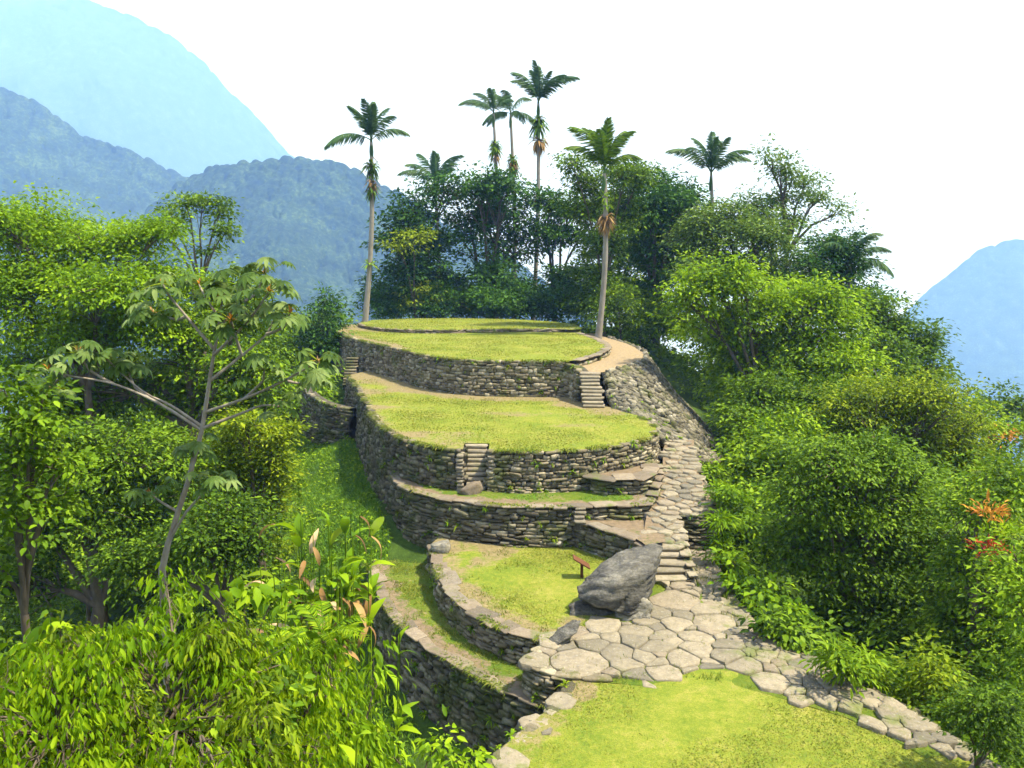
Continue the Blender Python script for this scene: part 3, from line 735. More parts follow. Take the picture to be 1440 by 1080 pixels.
def scatter_sites(poly, sizes, aniso=1.0):
    """sizes: function of a point giving the list of radii tried there, large first"""
    poly = np.array(poly, float); lo, hi = poly.min(0) - 1.2, poly.max(0) + 1.2
    A = np.zeros((0, 2)); Rr = np.zeros(0); k = np.array((1, aniso))
    for rad, tries in ((.95, 500), (.7, 900), (.5, 1500), (.33, 2500), (.22, 3500)):
        for p in rng.uniform(lo, hi, (tries, 2)):
            if rad > sizes(p): continue
            if len(A) and (np.sqrt((((A - p) * k) ** 2).sum(1)) < (Rr + rad) * .86).any(): continue
            A = np.r_[A, p[None]]; Rr = np.r_[Rr, rad * rng.uniform(.9, 1.05)]
    return A, Rr

def warp(P):
    return P + np.array([(noise.noise((x * 1.1, y * 1.1, 5)), noise.noise((x * 1.1, y * 1.1, 15))) for x, y in P]) * .16

def flag_mesh(poly, gap, th):
    Q = []
    for a, b in zip(poly, np.roll(poly, -1, 0)): Q += [a * .93 + b * .07, a * .5 + b * .5, a * .07 + b * .93]
    Q = warp(np.array(Q)); c = Q.mean(0); q = Q - c; n = len(q)
    r = np.linalg.norm(q, axis=1).mean(); q = q * max(.6, 1 - gap / r) + rng.normal(0, .008, q.shape)
    tx, ty = rng.normal(0, .03, 2)
    zt = lambda w: w[:, 0] * tx + w[:, 1] * ty
    inn = q * (1 - .03 / max(r, .1)); inn2 = q * .55
    V = np.concatenate([np.c_[q * 1.02, np.full(n, -th)], np.c_[q, zt(q) - .02 + rng.normal(0, .006, n)], np.c_[inn, zt(inn) + rng.normal(0, .006, n)], np.c_[inn2, zt(inn2) + rng.normal(.006, .008, n)], [[0, 0, .008]]])
    F = []
    for k in range(3):
        for i in range(n):
            j = (i + 1) % n; F += [(k * n + i, k * n + j, (k + 1) * n + j), (k * n + i, (k + 1) * n + j, (k + 1) * n + i)]
    for i in range(n): F.append((3 * n + i, 3 * n + (i + 1) % n, 4 * n))
    return c, np_mesh('paving_stone', V, np.array(F))

def pave(root, poly, spacing, zf, mat, gap=.035, th=.16, keep=1.0, aniso=1.0, name='paving_stone', dz=.02):
    cells = power_cells(*scatter_sites(poly, spacing, aniso))
    cs = [c for c in cells if c is not None]
    cen = np.array([c.mean(0) for c in cs]); ok = inside(cen, poly)
    k = 0
    for c, o_ in zip(cs, ok):
        if not o_ or rng.random() > keep: continue
        p, me = flag_mesh(c, gap, th); me.materials.append(mat)
        put(name, me, mat, root, Matrix.Translation((p[0], p[1], zf(p[0], p[1]) + rng.normal(.02, dz)))); k += 1
    return k

plat = [(0.5, 22.2), (0.85, 21.45), (1.6, 21.2), (2.7, 20.9), (3.6, 20.7), (4.7, 21.1), (6, 20.8), (7.3, 20.0), (8.5, 19.2), (9.2, 18.4), (9.7, 17.4), (10.4, 17.6), (10.6, 18.9), (9.6, 20.9), (9.0, 22.1), (7.9, 23.1), (7.75, 25), (7.7, 27.5), (7.9, 32.2), (6.6, 32.2), (6.6, 29), (6.55, 27.9), (4.9, 27.9), (4.7, 25.4), (2.4, 24.6), (1.2, 23.3)]
def zplat(x, y): return zD + .01 - (0.12 if (x > 6.6 and y > 24) else 0)
path = sheet('path', plat, zD - .06, M['ledge'], 'paved stone path leading from the lawn past the boulder up the terraces', lambda x, y: .12, .4, .02, 'path', lambda x, y: zplat(x, y) - .07)
def sp(p):
    if p[0] > 6.6 and p[1] > 23.4: return .4
    if p[0] > 7.2: return .4
    return .95 if noise.noise((p[0] * .5, p[1] * .7, 3)) > .24 else .5
pave(path, plat, sp, zplat, M['flag'], .02, .18, .99, 1.35)
loose = [(-0.2, 18.3), (0.6, 19.2), (1.5, 20.2), (2.6, 20.6), (4.0, 20.8), (4.2, 20.2), (2.4, 19.8), (1.4, 19.0), (0.3, 17.4), (-0.4, 16.4)]
pave(path, loose, lambda p: .6, lambda x, y: zD - .07, M['flag'], .10, .2, .6)
tuft_patch = lambda a_, b_: (lambda x, y: .9 if noise.noise((x * 1.5 + a_, y * 1.5, b_)) > .25 else (.16 if noise.noise((x * 4, y * 4, b_)) > .1 else .01))
blades(path, plat, zD - .03, 16000, .12, .022, M['blade_rim'], tuft_patch(2, 8), None, .5, 'joint_grass')
for lab_, po_, z_, n_, h_ in (('small round grass lawn', D_poly, zD, 9000, .10), ('curved grassy walkway', E_poly, zE, 9000, .13), ('broad round grass lawn', B_poly, zB, 9000, .12), ('oval grass lawn', A_poly, zA, 6000, .14), ('yellow green lawn', F_s, zD - .07, 9000, .07)):
    blades([q for q in C.objects if q.get('kind') == 'structure' and q.get('label', '').startswith(lab_)][0], po_, z_, n_, h_, .03, M['blade_rim'], tuft_patch(n_ * .1, 3), None, .5, 'weed_tufts')
# the upper run of the path, a ramp
zup = lambda x, y: 1.65 + (y - 29.5) * 0.168
up_poly = [(5.0, 29.5), (6.6, 29.5), (6.75, 31), (6.8, 32.15), (8.35, 32.25), (8.6, 34), (8.6, 36.5), (8.9, 38.6), (9.3, 40.2), (7.9, 40.2), (7.5, 39), (7.15, 37.2), (6.75, 35.2), (6.2, 33.2), (5.6, 32.2), (5.3, 31)]
pu = sheet('path', up_poly, 0, M['ledge'], 'upper ramp of the paved path climbing beside the middle terrace', lambda x, y: .5, .4, .02, 'path', lambda x, y: zup(x, y) - .02)
pave(pu, up_poly, lambda p: .45, zup, M['flag'], .016, .18, .99, 1.35)
stairs('broad irregular steps of the paved path beside the boulder', 5.0, 6.6, 27.9, 29.5, .75, 1.66, 5)
wall('dark front wall of thin slabs under the upper path ramp', [(6.6, 32.1), (7.4, 32.0), (8.3, 32.1), (8.7, 32.8), (8.75, 34.5), (8.8, 37)], [2.08, 2.08, 2.1, 2.2, 2.45, 2.85], [.5, .5, .4, .4, .8, 1.6], M['stone_dark'], 0.06, (0.09, 0.16), (0.4, 1.0), 150)
wall('narrow mossy wall carrying the irregular steps', [(6.62, 27.8), (6.66, 29.4), (6.7, 31), (6.72, 32.0)], [.9, 1.6, 1.85, 2.0], .5, M['stone'], .05, (0.12, 0.2), (0.25, 0.5), 120, M['step'], thick=.28, cap_d=.35, cap_w=(.4, .8))
# edge stones along the front lawn
q = 0; line = smooth_line([(9.6, 20.0), (10.15, 18.9), (10.6, 17.7), (10.95, 16.6), (11.2, 15.4), (11.4, 14)], .1)
ln_ = np.r_[0, np.cumsum(np.linalg.norm(np.diff(line, axis=0), axis=1))]
while q < ln_[-1]:
    d = random.uniform(.5, .75); c = np.array([np.interp(q + d / 2, ln_, line[:, k]) for k in range(2)]); q += d
    poly = np.array([c + np.array((math.cos(a), math.sin(a))) * d * random.uniform(.5, .62) * np.array((1.15, .9)) for a in np.linspace(0, 2 * np.pi, 7)[:-1]])
    p, me = flag_mesh(poly, .03, .25); me.materials.append(M['flag'])
    put('paving_stone', me, M['flag'], path, Matrix.Translation((p[0], p[1], zD + .03)))
wall('rough retaining wall under the outer edge of the paved path', [(8.8, 33.0), (8.0, 31), (7.85, 28), (7.9, 25), (8.05, 23.3), (9.1, 22.2), (9.8, 20.9), (10.7, 18.9), (11.3, 16.5), (11.7, 14)][::-1], .62, -.6, M['stone'], .25, (0.14, 0.24), (0.35, 0.8), 200)

# ------------------------------------------------------------------ boulders, sign
def boulder(name, label, pts, mat, parent=None, sub_=3, amp=.08, seed=1, cat='boulder'):
    bm = bmesh.new()
    for p in pts: bm.verts.new(p)
    bmesh.ops.convex_hull(bm, input=bm.verts[:])
    for v in [v for v in bm.verts if not v.link_faces]: bm.verts.remove(v)
    bmesh.ops.triangulate(bm, faces=bm.faces[:])
    for i in range(sub_):
        bmesh.ops.subdivide_edges(bm, edges=bm.edges[:], cuts=1, use_grid_fill=True)
        bmesh.ops.triangulate(bm, faces=bm.faces[:])
        if i < 2: bmesh.ops.smooth_vert(bm, verts=bm.verts[:], factor=.12, use_axis_x=True, use_axis_y=True, use_axis_z=True)
    bm.normal_update()
    for v in bm.verts:
        c = v.co
        k = noise.fractal(c * 1.1 + Vector((seed, 0, 0)), 1, 2, 4) * amp + (abs(noise.noise(Vector((c.x * .8 + c.z * 1.2, c.y * .9, c.z * 4.2 - c.x * 1.6 + seed)))) - .25) * amp * 1.6 - (.07 if abs(noise.noise(Vector((c.x * .8 - c.z, c.y * .7, c.z * 1.3 + seed * 2)))) < .035 else 0) * (amp / .1)
        v.co = c + v.normal * k
    me = bpy.data.meshes.new(name); bm.to_mesh(me); bm.free()
    for p in me.polygons: p.use_smooth = True
    o = put(name, me, mat, parent)
    return tag(o, label, cat) if parent is None else o
def rock_mat(name, dark, light, bias):
    m, nt, out = new_mat(name)
    P = pos_n(nt); mp = nd(nt, 'ShaderNodeMapping'); mp.inputs['Rotation'].default_value = (0.2, 0.75, 0.3); mp.inputs['Scale'].default_value = (.5, 1, 2.6); nt.links.new(P, mp.inputs[0])
    n1 = tex_noise(nt, 1.6, 7, .72, mp.outputs[0]); n2 = tex_noise(nt, 9, 5, .7, P); n3 = tex_noise(nt, 2.2, 5, .7, P)
    f = math_n(nt, 'ADD', math_n(nt, 'MULTIPLY', n1, .65), math_n(nt, 'MULTIPLY', n2, .35))
    c = ramp(nt, f, [(.34 + bias, dark), (.52 + bias, tuple((a + b) / 2.6 for a, b in zip(dark, light))), (.68 + bias, light)])
    c = mix(nt, math_n(nt, 'MULTIPLY', smooth_n(nt, n3, .6, .72), .5), c, (0.06, 0.07, 0.03))
    principled(nt, out, c, .85, bump(nt, math_n(nt, 'ADD', n1, math_n(nt, 'MULTIPLY', n2, .5)), 1.0, .10), .25)
    return m
M['boulder'] = rock_mat('boulder_rock', (.022, .022, .022), (.26, .25, .22), .02)
M['boulder_pale'] = rock_mat('boulder_pale', (.06, .06, .05), (.36, .34, .29), -.04)
b0 = [W(806, 824, 25.6), W(810, 842, 25.2), W(845, 790, 26.2), W(880, 770, 26.6), W(926, 763, 26.6), W(932, 772, 26.4), W(917, 805, 25.2), W(906, 862, 24.9), W(884, 868, 24.7), W(850, 852, 24.6), W(868, 815, 24.7),
      W(830, 838, 27.5), W(870, 800, 28.4), W(920, 790, 28.6), W(910, 840, 28.3), W(860, 845, 28.0)]
boulder('boulder', 'huge dark grey pointed boulder leaning over the paved path', b0, M['boulder'], None, 4, .10, 3)
b1 = [W(798, 850, 25.2), W(800, 880, 24.9), W(828, 836, 25.5), W(870, 848, 25.6), W(870, 876, 25.0), W(840, 878, 25.0), W(860, 850, 27.6), W(815, 855, 27.4), W(880, 875, 26.5), W(815, 875, 27.0)]
boulder('boulder', 'low mossy rock wedged under the pointed boulder', b1, M['boulder'], None, 3, .07, 8)
b2 = [W(868, 850, 25.2), W(905, 838, 25.0), W(918, 850, 25.0), W(915, 872, 24.8), W(880, 878, 24.7), W(862, 872, 24.9), W(900, 845, 26.6), W(915, 865, 26.6), W(870, 865, 26.4)]
boulder('boulder', 'pale lichen covered rock at the sunny foot of the pointed boulder', b2, M['boulder_pale'], None, 3, .07, 5)
b3 = [W(762, 905, 23.3), W(772, 912, 23.0), W(806, 868, 23.4), W(818, 872, 23.3), W(812, 890, 23.0), W(785, 908, 22.9), W(770, 900, 23.8), W(812, 875, 23.8), W(800, 900, 23.6)]
boulder('boulder', 'small slanting dark stone tipped against the curved low wall', b3, M['boulder'], None, 3, .04, 9)
for i, (px, py, z, s, lab) in enumerate([(660, 694, zC, .55, 'rounded brown stone at the foot of the recessed stair'), (800, 548, zB, .55, 'rough pale rock at the base of the tallest wall'), (640, 552, zB, .45, 'low brown rock at the base of the tallest wall'), (785, 768, zD, .3, 'pale stone lying on the small round lawn'), (620, 775, zD, .45, 'weathered rock at the rim of the small round lawn')]):
    x, y = G(px, py, z); pts = [Vector((x, y, z + s * .35)) + Vector((random.gauss(0, 1), random.gauss(0, .8), random.gauss(0, .55))).normalized() * s * random.uniform(.8, 1.1) * Vector((1.2, 1, .75)).length / 1.6 for _ in range(16)]
    boulder('rock', lab, pts, M['cap'] if 'brown' in lab else M['boulder_pale'], None, 2, .04, i, 'rock')

sx, sy = G(818, 812, zD)
sg = empty('sign_stand', (sx, sy, zD), 'small wooden information stand with slanted board on the small lawn', 'sign')
def box(name, c, d, mat, parent, rot=None, bev=.01):
    bm = bmesh.new(); bmesh.ops.create_cube(bm, size=1); bmesh.ops.scale(bm, vec=d, verts=bm.verts); bmesh.ops.bevel(bm, geom=bm.edges[:], offset=bev, segments=1, affect='EDGES')
    me = bpy.data.meshes.new(name); bm.to_mesh(me); bm.free()
    m = Matrix.Translation(c) @ (rot.to_4x4() if rot else Matrix.Identity(4))
    return put(name, me, mat, parent, m)
box('post', (sx, sy, zD + .27), (.10, .12, .6), M['wood'], sg)
box('board', (sx - .02, sy, zD + .60), (.72, .5, .05), M['wood'], sg, Matrix.Rotation(.55, 3, 'Y'))

# ------------------------------------------------------------------ foliage
T_RHOMB = (np.array([(0, 0, 0), (.42, .5, .07), (1, 0, -.10), (.42, -.5, .07)], float), np.array([(0, 2, 1), (0, 3, 2)]))
T_LEAF = (np.array([(0, 0, 0), (.22, .38, .06), (.58, .44, .05), (1, 0, -.16), (.58, -.44, .05), (.22, -.38, .06), (.25, 0, 0), (.62, 0, -.02)], float),
          np.array([(0, 6, 1), (1, 6, 7), (1, 7, 2), (2, 7, 3), (0, 5, 6), (5, 7, 6), (5, 4, 7), (4, 3, 7)]))
def leaf_geo(P, D, N, L, Wd, T):
    S = unit(np.cross(N, D)); N2 = unit(np.cross(D, S)); tv, tf = T
    V = P[:, None] + D[:, None] * (tv[None, :, 0:1] * L[:, None, None]) + S[:, None] * (tv[None, :, 1:2] * Wd[:, None, None]) + N2[:, None] * (tv[None, :, 2:3] * L[:, None, None])
    k = len(tv); F = (np.arange(len(P))[:, None, None] * k + tf[None]).reshape(-1, 3)
    return V.reshape(-1, 3), F, k

_leaf_me = {}
def leaf_single(T, key, mat):
    if (key, mat.name) not in _leaf_me:
        me = np_mesh('leaf', T[0], T[1]); me.materials.append(mat); _leaf_me[(key, mat.name)] = me
    return _leaf_me[(key, mat.name)]

def foliage(blobs, L, asp, cover, clump_r, droop=.25, per=34, shell=2.2, flat=.5, flip=.45, hole_t=-.24):
    """blobs: (centre, radii). returns leaf arrays and clump centres by blob"""
    Ps, Ds, Ns, Ls, cl, Qs = [], [], [], [], [], []
    for c, r in blobs:
        c = np.array(c); r = np.array(r)
        area = math.pi * r[0] * r[2]
        n = 1.35 * cover * area / (0.5 * L * L * asp)
        nc = max(4, int(n / per))
        u = unit(rng.normal(size=(nc, 3))); u[:, 2] = np.where((u[:, 2] < -.35) & (rng.random(nc) < .6), -u[:, 2], u[:, 2])
        rr = rng.random((nc, 1)) ** (1 / shell)
        fq = 2.1 / max(r.mean(), .2)
        nn = np.array([noise.noise((q[0] * 2.3 + c[0], q[1] * 2.3 + c[1], q[2] * 2.3 + c[2])) for q in u])
        stray = np.where(rng.random(nc) < .14, rng.uniform(1.05, 1.4, nc), 1.0)
        cc = c + u * rr * r * ((1 + .75 * nn) * stray)[:, None]
        hole = np.array([noise.noise((q[0] * fq, q[1] * fq, q[2] * fq * 1.4)) for q in cc])
        cc = cc[hole > hole_t]; nc = len(cc)
        cl.append(cc)
        m = rng.poisson(per, nc) + 2; idx = np.repeat(np.arange(nc), m)
        g = rng.normal(size=(len(idx), 3)) * clump_r * np.array((1, 1, flat)) * rng.uniform(.6, 1.3, (nc, 1))[idx]
        P = cc[idx] + g
        outw = unit(g * np.array((1, 1, .4)) + .35 * (cc[idx] - c) / r.mean() * clump_r + rng.normal(size=g.shape) * clump_r * .4)
        D = unit(outw + np.array((0, 0, -droop)) + rng.normal(size=g.shape) * .25)
        N = unit(np.array((0, 0, 1.0)) + rng.normal(size=g.shape) * flip + outw * .3)
        Ps.append(P); Ds.append(D); Ns.append(N); Ls.append(L * rng.uniform(.5, 1.45, len(P))); Qs.append(.5 * rng.random(nc)[idx] + .5 * rng.random(len(P)))
    P, D, N, Lz = map(np.concatenate, (Ps, Ds, Ns, Ls))
    return P, D, N, Lz, cl, np.concatenate(Qs)

def add_crown(root, arr, asp, mat, T=T_RHOMB, big=0, name='crown'):
    P, D, N, Lz = arr[:4]; Q = arr[5]
    Wd = Lz * asp * rng.uniform(.85, 1.15, len(Lz))
    if big:
        d = np.linalg.norm(P - np.array((0, 0, CAM_Z)), axis=1)
        o = np.argsort(d / Lz)[:big * 3]; o = rng.permutation(o)[:big]
        me = leaf_single(T, 'leaf%d' % len(T[0]), mat)
        for i in o:
            S = unit(np.cross(N[i], D[i])); N2 = np.cross(D[i], S)
            m = frame(D[i] * Lz[i], S * Wd[i], N2 * Lz[i]); m.translation = P[i]
            put('leaf', me, mat, root, m)
        keep = np.ones(len(P), bool); keep[o] = False
        P, D, N, Lz, Wd, Q = P[keep], D[keep], N[keep], Lz[keep], Wd[keep], Q[keep]
    V, F, k = leaf_geo(P, D, N, Lz, Wd, T)
    o = put(name, np_mesh(name, V, F, {'rnd': np.repeat(Q, k)}), mat, root)
    o['kind'] = 'stuff' if big else 'part'
    if not big: del o['kind']
    return o

def bent(a, b, sag, n=5, jit=.0):
    a, b = np.array(a, float), np.array(b, float); t = np.linspace(0, 1, n)[:, None]
    p = a * (1 - t) + b * t; p[:, 2] += sag * np.sin(t[:, 0] * math.pi)
    if jit: p[1:-1] += rng.normal(size=(n - 2, 3)) * jit
    return p

def tree(name, label, px, Y, blobs, mat, L, asp=.5, cover=4.0, clump=.45, droop=.25, bark='bark', trunk_r=.22, base_px=None, group=None, cat='tree', T=T_RHOMB, big=0, per=34, shell=2.2, flat=.5, twigs=.35, stems=1, flip=.45, depth=1.0, base=None, hole=-.24):
    """blobs: (px, py, rx, ry[, dY]) lobes of the crown as they show at depth Y"""
    bl = []
    for b in blobs:
        y = Y + (b[4] if len(b) > 4 else rng.uniform(-1.0, 1.0) * b[2] * Y / FPX)
        c = W(b[0], b[1], y); s = y / FPX
        bl.append((np.array(c[:]), np.array((b[2] * s, (b[2] + b[3]) / 2 * s * depth, b[3] * s))))
    bx = W(base_px if base_px is not None else px, 400, Y).x
    by = Y + .0
    if base is not None: bx, by = base
    bz = gz(bx, by)
    root = empty(name, (bx, by, bz), label, cat, group)
    arr = foliage(bl, L, asp, cover, clump, droop, per, shell, flat, flip, hole)
    cen = np.mean([b[0] for b in bl], 0); low = min(b[0][2] - b[1][2] * .5 for b in bl)
    fork = np.array((bx * .4 + cen[0] * .6, by * .4 + cen[1] * .6, max(bz + .3 * (cen[2] - bz), min(low, bz + .75 * (cen[2] - bz)))))
    tp = bent((bx, by, bz - .3), fork, 0, 6, trunk_r * .4)
    V, F = tube(tp, np.linspace(trunk_r * 1.25, trunk_r * .75, 6), 8)
    trunk = put('trunk', np_mesh('trunk', V, F, None, True), M[bark], root)
    for (c, r), cc in zip(bl, arr[4]):
        B = Bag()
        lp = bent(fork, c, .15 * np.linalg.norm(c - fork), 5, trunk_r * .4); r0 = trunk_r * .6
        V, F = tube(lp, np.linspace(r0, r0 * .3, 5), 6); B.add(V, F)
        for k in range(min(len(cc), int(len(cc) * twigs) + 3, 40)):
            s = lp[rng.integers(2, 5)]; V, F = tube(bent(s, cc[k], .1 * r[2], 4, .05), np.linspace(r0 * .28, r0 * .06, 4), 4); B.add(V, F)
        put('limb', B.mesh('limb', True), M[bark], trunk)
    add_crown(root, arr, asp, LEAF[mat], T, big)
    return root

# --- palms
def frond_mesh(L, rise, sag, nl=40, hang=.9, lw=.075, ll=.2):
    t = np.linspace(0, 1, 12); x = L * t * (1 - .12 * t * t); z = rise * L * t - sag * L * t ** 2.2
    sp_ = np.c_[x, 0 * t, z]; V, F = tube(sp_, np.linspace(.045, .012, 12) * L / 4, 4)
    F = np.concatenate([F[:, :3], F[:, [0, 2, 3]]])
    B = Bag(); B.add(V, F, .2)
    for i in range(nl):
        u = .12 + .88 * (i + rng.random()) / nl
        p = np.array([np.interp(u, t, sp_[:, k]) for k in range(3)]); d = np.array([np.interp(min(u + .05, 1), t, sp_[:, k]) - np.interp(max(u - .05, 0), t, sp_[:, k]) for k in range(3)]); d = d / np.linalg.norm(d)
        for s in (-1, 1):
            l = L * ll * (math.sin(math.pi * (u * .85 + .1)) * .8 + .25) * rng.uniform(.85, 1.15)
            dr = d * .55 + np.array((0, s * .8, -hang * rng.uniform(.4, 1.3) + .15)); dr /= np.linalg.norm(dr)
            w = L * lw * .5 * np.cross(dr, (0, s * .3, 1)); w = w / max(np.linalg.norm(w), 1e-6) * L * lw * .32
            B.add(np.array([p - w * .4, p + w * .4, p + dr * l * .55 + w + (0, 0, -.03 * l), p + dr * l + (0, 0, -.12 * l)]), np.array([(0, 1, 2), (0, 2, 3)]), rng.random())
    return B.mesh('frond')
FR = [frond_mesh(1.0, .5, .62, 56, 1.2, .05, .24), frond_mesh(1.0, .42, .66, 56, 1.5, .05, .24), frond_mesh(1.0, .32, .42, 56, 1.0, .05, .2)]
for f in FR: f.materials.append(LEAF['palm'])
FRD = frond_mesh(1.0, -.4, .5, 20, 1.2); FRD.materials.append(LEAF['dead'])
FR2 = [f.copy() for f in FR]
for f in FR2: f.materials.clear(); f.materials.append(LEAF['forest'])

def tuft_mesh(n, L, w, spread, up):
    B = Bag()
    for i in range(n):
        a = rng.uniform(0, 2 * math.pi); e = rng.uniform(*up); l = L * rng.uniform(.6, 1.1)
        d = np.array((math.cos(a) * math.cos(e), math.sin(a) * math.cos(e), math.sin(e))); s = np.array((-math.sin(a), math.cos(a), 0)) * w * L
        p0 = d * .05 * L; p1 = d * l * .55; p2 = d * l + np.array((0, 0, -.25 * l * spread))
        B.add(np.array([p0 - s, p0 + s, p1 + s * .9, p1 - s * .9, p2]), np.array([(0, 1, 2), (0, 2, 3), (3, 2, 4)]))
    return B.mesh('tuft')
TUFT_G = tuft_mesh(46, 1, .06, 1.2, (-.3, 1.3)); TUFT_G.materials.append(LEAF['lime'])
TUFT_D = tuft_mesh(60, 1, .07, 1.5, (-1.4, .5)); TUFT_D.materials.append(LEAF['dead'])
TUFT_M = tuft_mesh(70, 1, .08, 1.5, (-1.2, .9)); TUFT_M.materials.append(LEAF['forest'])

def palm(label, px, base, top, Y, flen, fronds, r=.22, tufts=(), mats=FR, base_z=None, group='tall palms'):
    b = W(px[0], base, Y); tp = W(px[1], top, Y)
    z0 = base_z if base_z is not None else gz(b.x, Y)
    root = empty('palm_tree', (b.x, Y, z0), label, 'palm', group)
    pts = bent((b.x, Y, z0 - .2), tp[:], 0, 9, .0); pts[:, 0] += np.sin(np.linspace(0, math.pi, 9)) * .35
    V, F = tube(pts, r * np.array([1.35, 1.1, 1.0, .95, .95, .9, .85, .8, .6]), 10)
    put('trunk', np_mesh('trunk', V, F, None, True), M['palm_bark'], root)
    V, F = tube([tp + Vector((0, 0, -1.6)), tp + Vector((0, 0, -.9)), tp + Vector((0, 0, .5))], [r * .7, r * .85, r * .35], 8)
    put('crownshaft', np_mesh('crownshaft', V, F, None, True), LEAF['palm'], root)
    for az, el, s in fronds:
        el = el + (12 if el > 8 else 0) + random.gauss(0, 6); az = az + random.gauss(0, 8); s = s * random.uniform(.85, 1.08)
        R = Matrix.Rotation(math.radians(az), 4, 'Z') @ Matrix.Rotation(-math.radians(el), 4, 'Y') @ Matrix.Rotation(random.gauss(0, .15), 4, 'X')
        k = 2 if el > 55 else (0 if el > 15 else 1)
        put('frond', mats[k], None, root, Matrix.Translation(tp + Vector((0, 0, .2))) @ R @ Matrix.Scale(flen * s * 1.14, 4))
    for py, sc_, me, nm in tufts:
        t = (base - py) / (base - top); q = np.array([np.interp(t, np.linspace(0, 1, 9), pts[:, k]) for k in range(3)])
        put(nm, me, None, root, Matrix.Translation(q) @ Matrix.Rotation(random.uniform(0, 6), 4, 'Z') @ Matrix.Scale(sc_, 4))
    return root
# az: 0 right, 90 away, 180 left; el: lift of the frond
F7 = [(5, 12, 1), (175, 5, 1), (150, 50, .9), (40, 52, .9), (80, 70, .9), (255, 68, .9), (215, 35, .9), (320, 30, .9), (110, 40, .9), (300, 60, .8)]
palm('tall lone palm with epiphytes on its trunk at the edge of the uppermost lawn', (513, 522), 451, 200, 84, 4.3, F7, .26,
     [(232, 1.5, TUFT_M, 'epiphyte'), (218, 1.0, FRD, 'dead_frond'), (255, 1.3, TUFT_D, 'epiphyte'), (245, 1.1, TUFT_G, 'epiphyte'), (265, 1.2, TUFT_M, 'epiphyte'), (368, 1.3, TUFT_G, 'epiphyte')], base_z=6.7)
palm('tallest palm of the trio rising above the dark trees', (748, 757), 440, 146, 106, 5.2, [(0, 25, 1), (170, 30, 1), (140, 62, .9), (30, 45, 1), (60, 60, .9), (250, 70, .9), (215, 45, 1), (330, 40, .9), (95, 75, .9), (285, 50, .9)], .28,
     [(172, 2.0, TUFT_M, 'epiphyte'), (165, 1.6, TUFT_M, 'epiphyte'), (190, 2.0, TUFT_D, 'epiphyte'), (262, 1.3, TUFT_D, 'epiphyte')])
palm('palm of the trio with a round clump below its crown and drooping outer frond', (698, 694), 440, 160, 102, 4.0, [(178, 20, 1.1), (160, 42, .9), (80, 70, .8), (20, 40, .8), (250, 55, .8), (215, 10, .8), (320, 20, .8), (120, 60, .8)], .24,
     [(203, 1.5, TUFT_M, 'epiphyte'), (196, 1.3, TUFT_M, 'epiphyte'), (212, 1.2, TUFT_D, 'epiphyte')])
palm('middle palm of the trio with greyish drooping fronds', (722, 718), 440, 162, 110, 4.6, [(10, -5, .9), (170, -5, .9), (140, 40, .9), (40, 35, .9), (250, 30, .9), (300, -10, .8), (215, -15, .8), (90, 60, .8)], .26,
     [(215, 1.4, TUFT_M, 'epiphyte'), (228, 1.6, TUFT_M, 'epiphyte'), (222, 1.4, TUFT_D, 'epiphyte')])
palm('palm with a reddish bromeliad clump standing on the bare ring path', (841, 850), 473, 244, 70, 4.6, [(35, 55, 1), (5, 42, 1.0), (165, 15, .9), (140, 45, .9), (80, 72, .9), (215, 40, 1), (250, 60, .9), (320, 45, .9), (110, 62, .9), (190, 60, .9), (20, 15, .8), (290, 70, .9)], .25,
     [(288, 1.0, TUFT_G, 'epiphyte'), (302, 1.3, TUFT_D, 'epiphyte'), (312, 1.0, TUFT_D, 'epiphyte'), (276, 1.0, TUFT_G, 'epiphyte')], FR2, base_z=6.0)
palm('short palm crown poking out of the dark trees', (612, 612), 430, 262, 103, 4.9, [(175, 20, 1), (150, 45, 1), (95, 78, .9), (260, 85, .9), (20, 45, 1), (40, 30, 1), (320, 20, .8), (215, 30, .9), (70, 60, .9)], .25)
palm('bluish palm above the grey green tree crowns', (1001, 1000), 430, 246, 84, 4.5, [(10, 22, 1), (170, 30, 1), (150, 55, .9), (35, 48, 1), (85, 78, .9), (255, 70, .8), (215, 25, .9), (330, 15, 1), (300, 45, .9)], .22)
palm('half hidden palm leaning out over the valley', (1180, 1195), 520, 372, 72, 4.0, [(0, 10, 1), (20, 30, 1), (345, -5, 1), (160, 30, .9), (120, 50, .9), (60, 50, .9), (220, 20, .9), (290, 35, .9)], .22)
V, F = tube(bent(W(852, 472, 71), W(862, 300, 71), 0, 6, .05), np.linspace(.13, .08, 6), 7)

# --- trees behind the upper lawn
def bl(*a): return list(a)
BACK = 'trees behind the uppermost lawn'
tree('rain_forest_tree', 'dark spreading tree between the lone palm and the palm trio', 600, 96, bl((585, 300, 42, 30), (560, 335, 34, 26), (625, 270, 40, 24), (600, 350, 40, 34), (565, 385, 36, 34), (540, 415, 26, 28), (610, 405, 40, 36)), 'dark', .5, .5, 4.3, .75, group=BACK, trunk_r=.4)
tree('rain_forest_tree', 'broad dark tree directly below the palm trio', 690, 98, bl((670, 268, 38, 26), (710, 268, 40, 24), (690, 305, 52, 30), (655, 330, 36, 30), (725, 340, 42, 34), (690, 385, 44, 34), (650, 415, 36, 28), (720, 415, 36, 30)), 'dark', .5, .5, 4.3, .75, group=BACK, trunk_r=.45)
tree('rain_forest_tree', 'dark layered tree beside the palm trio with open sky below its limbs', 770, 100, bl((765, 285, 36, 22), (800, 300, 38, 22), (770, 330, 34, 22), (815, 335, 36, 18), (790, 395, 40, 30), (765, 425, 34, 24), (820, 420, 30, 28)), 'dark', .5, .5, 4.3, .7, group=BACK, trunk_r=.35)
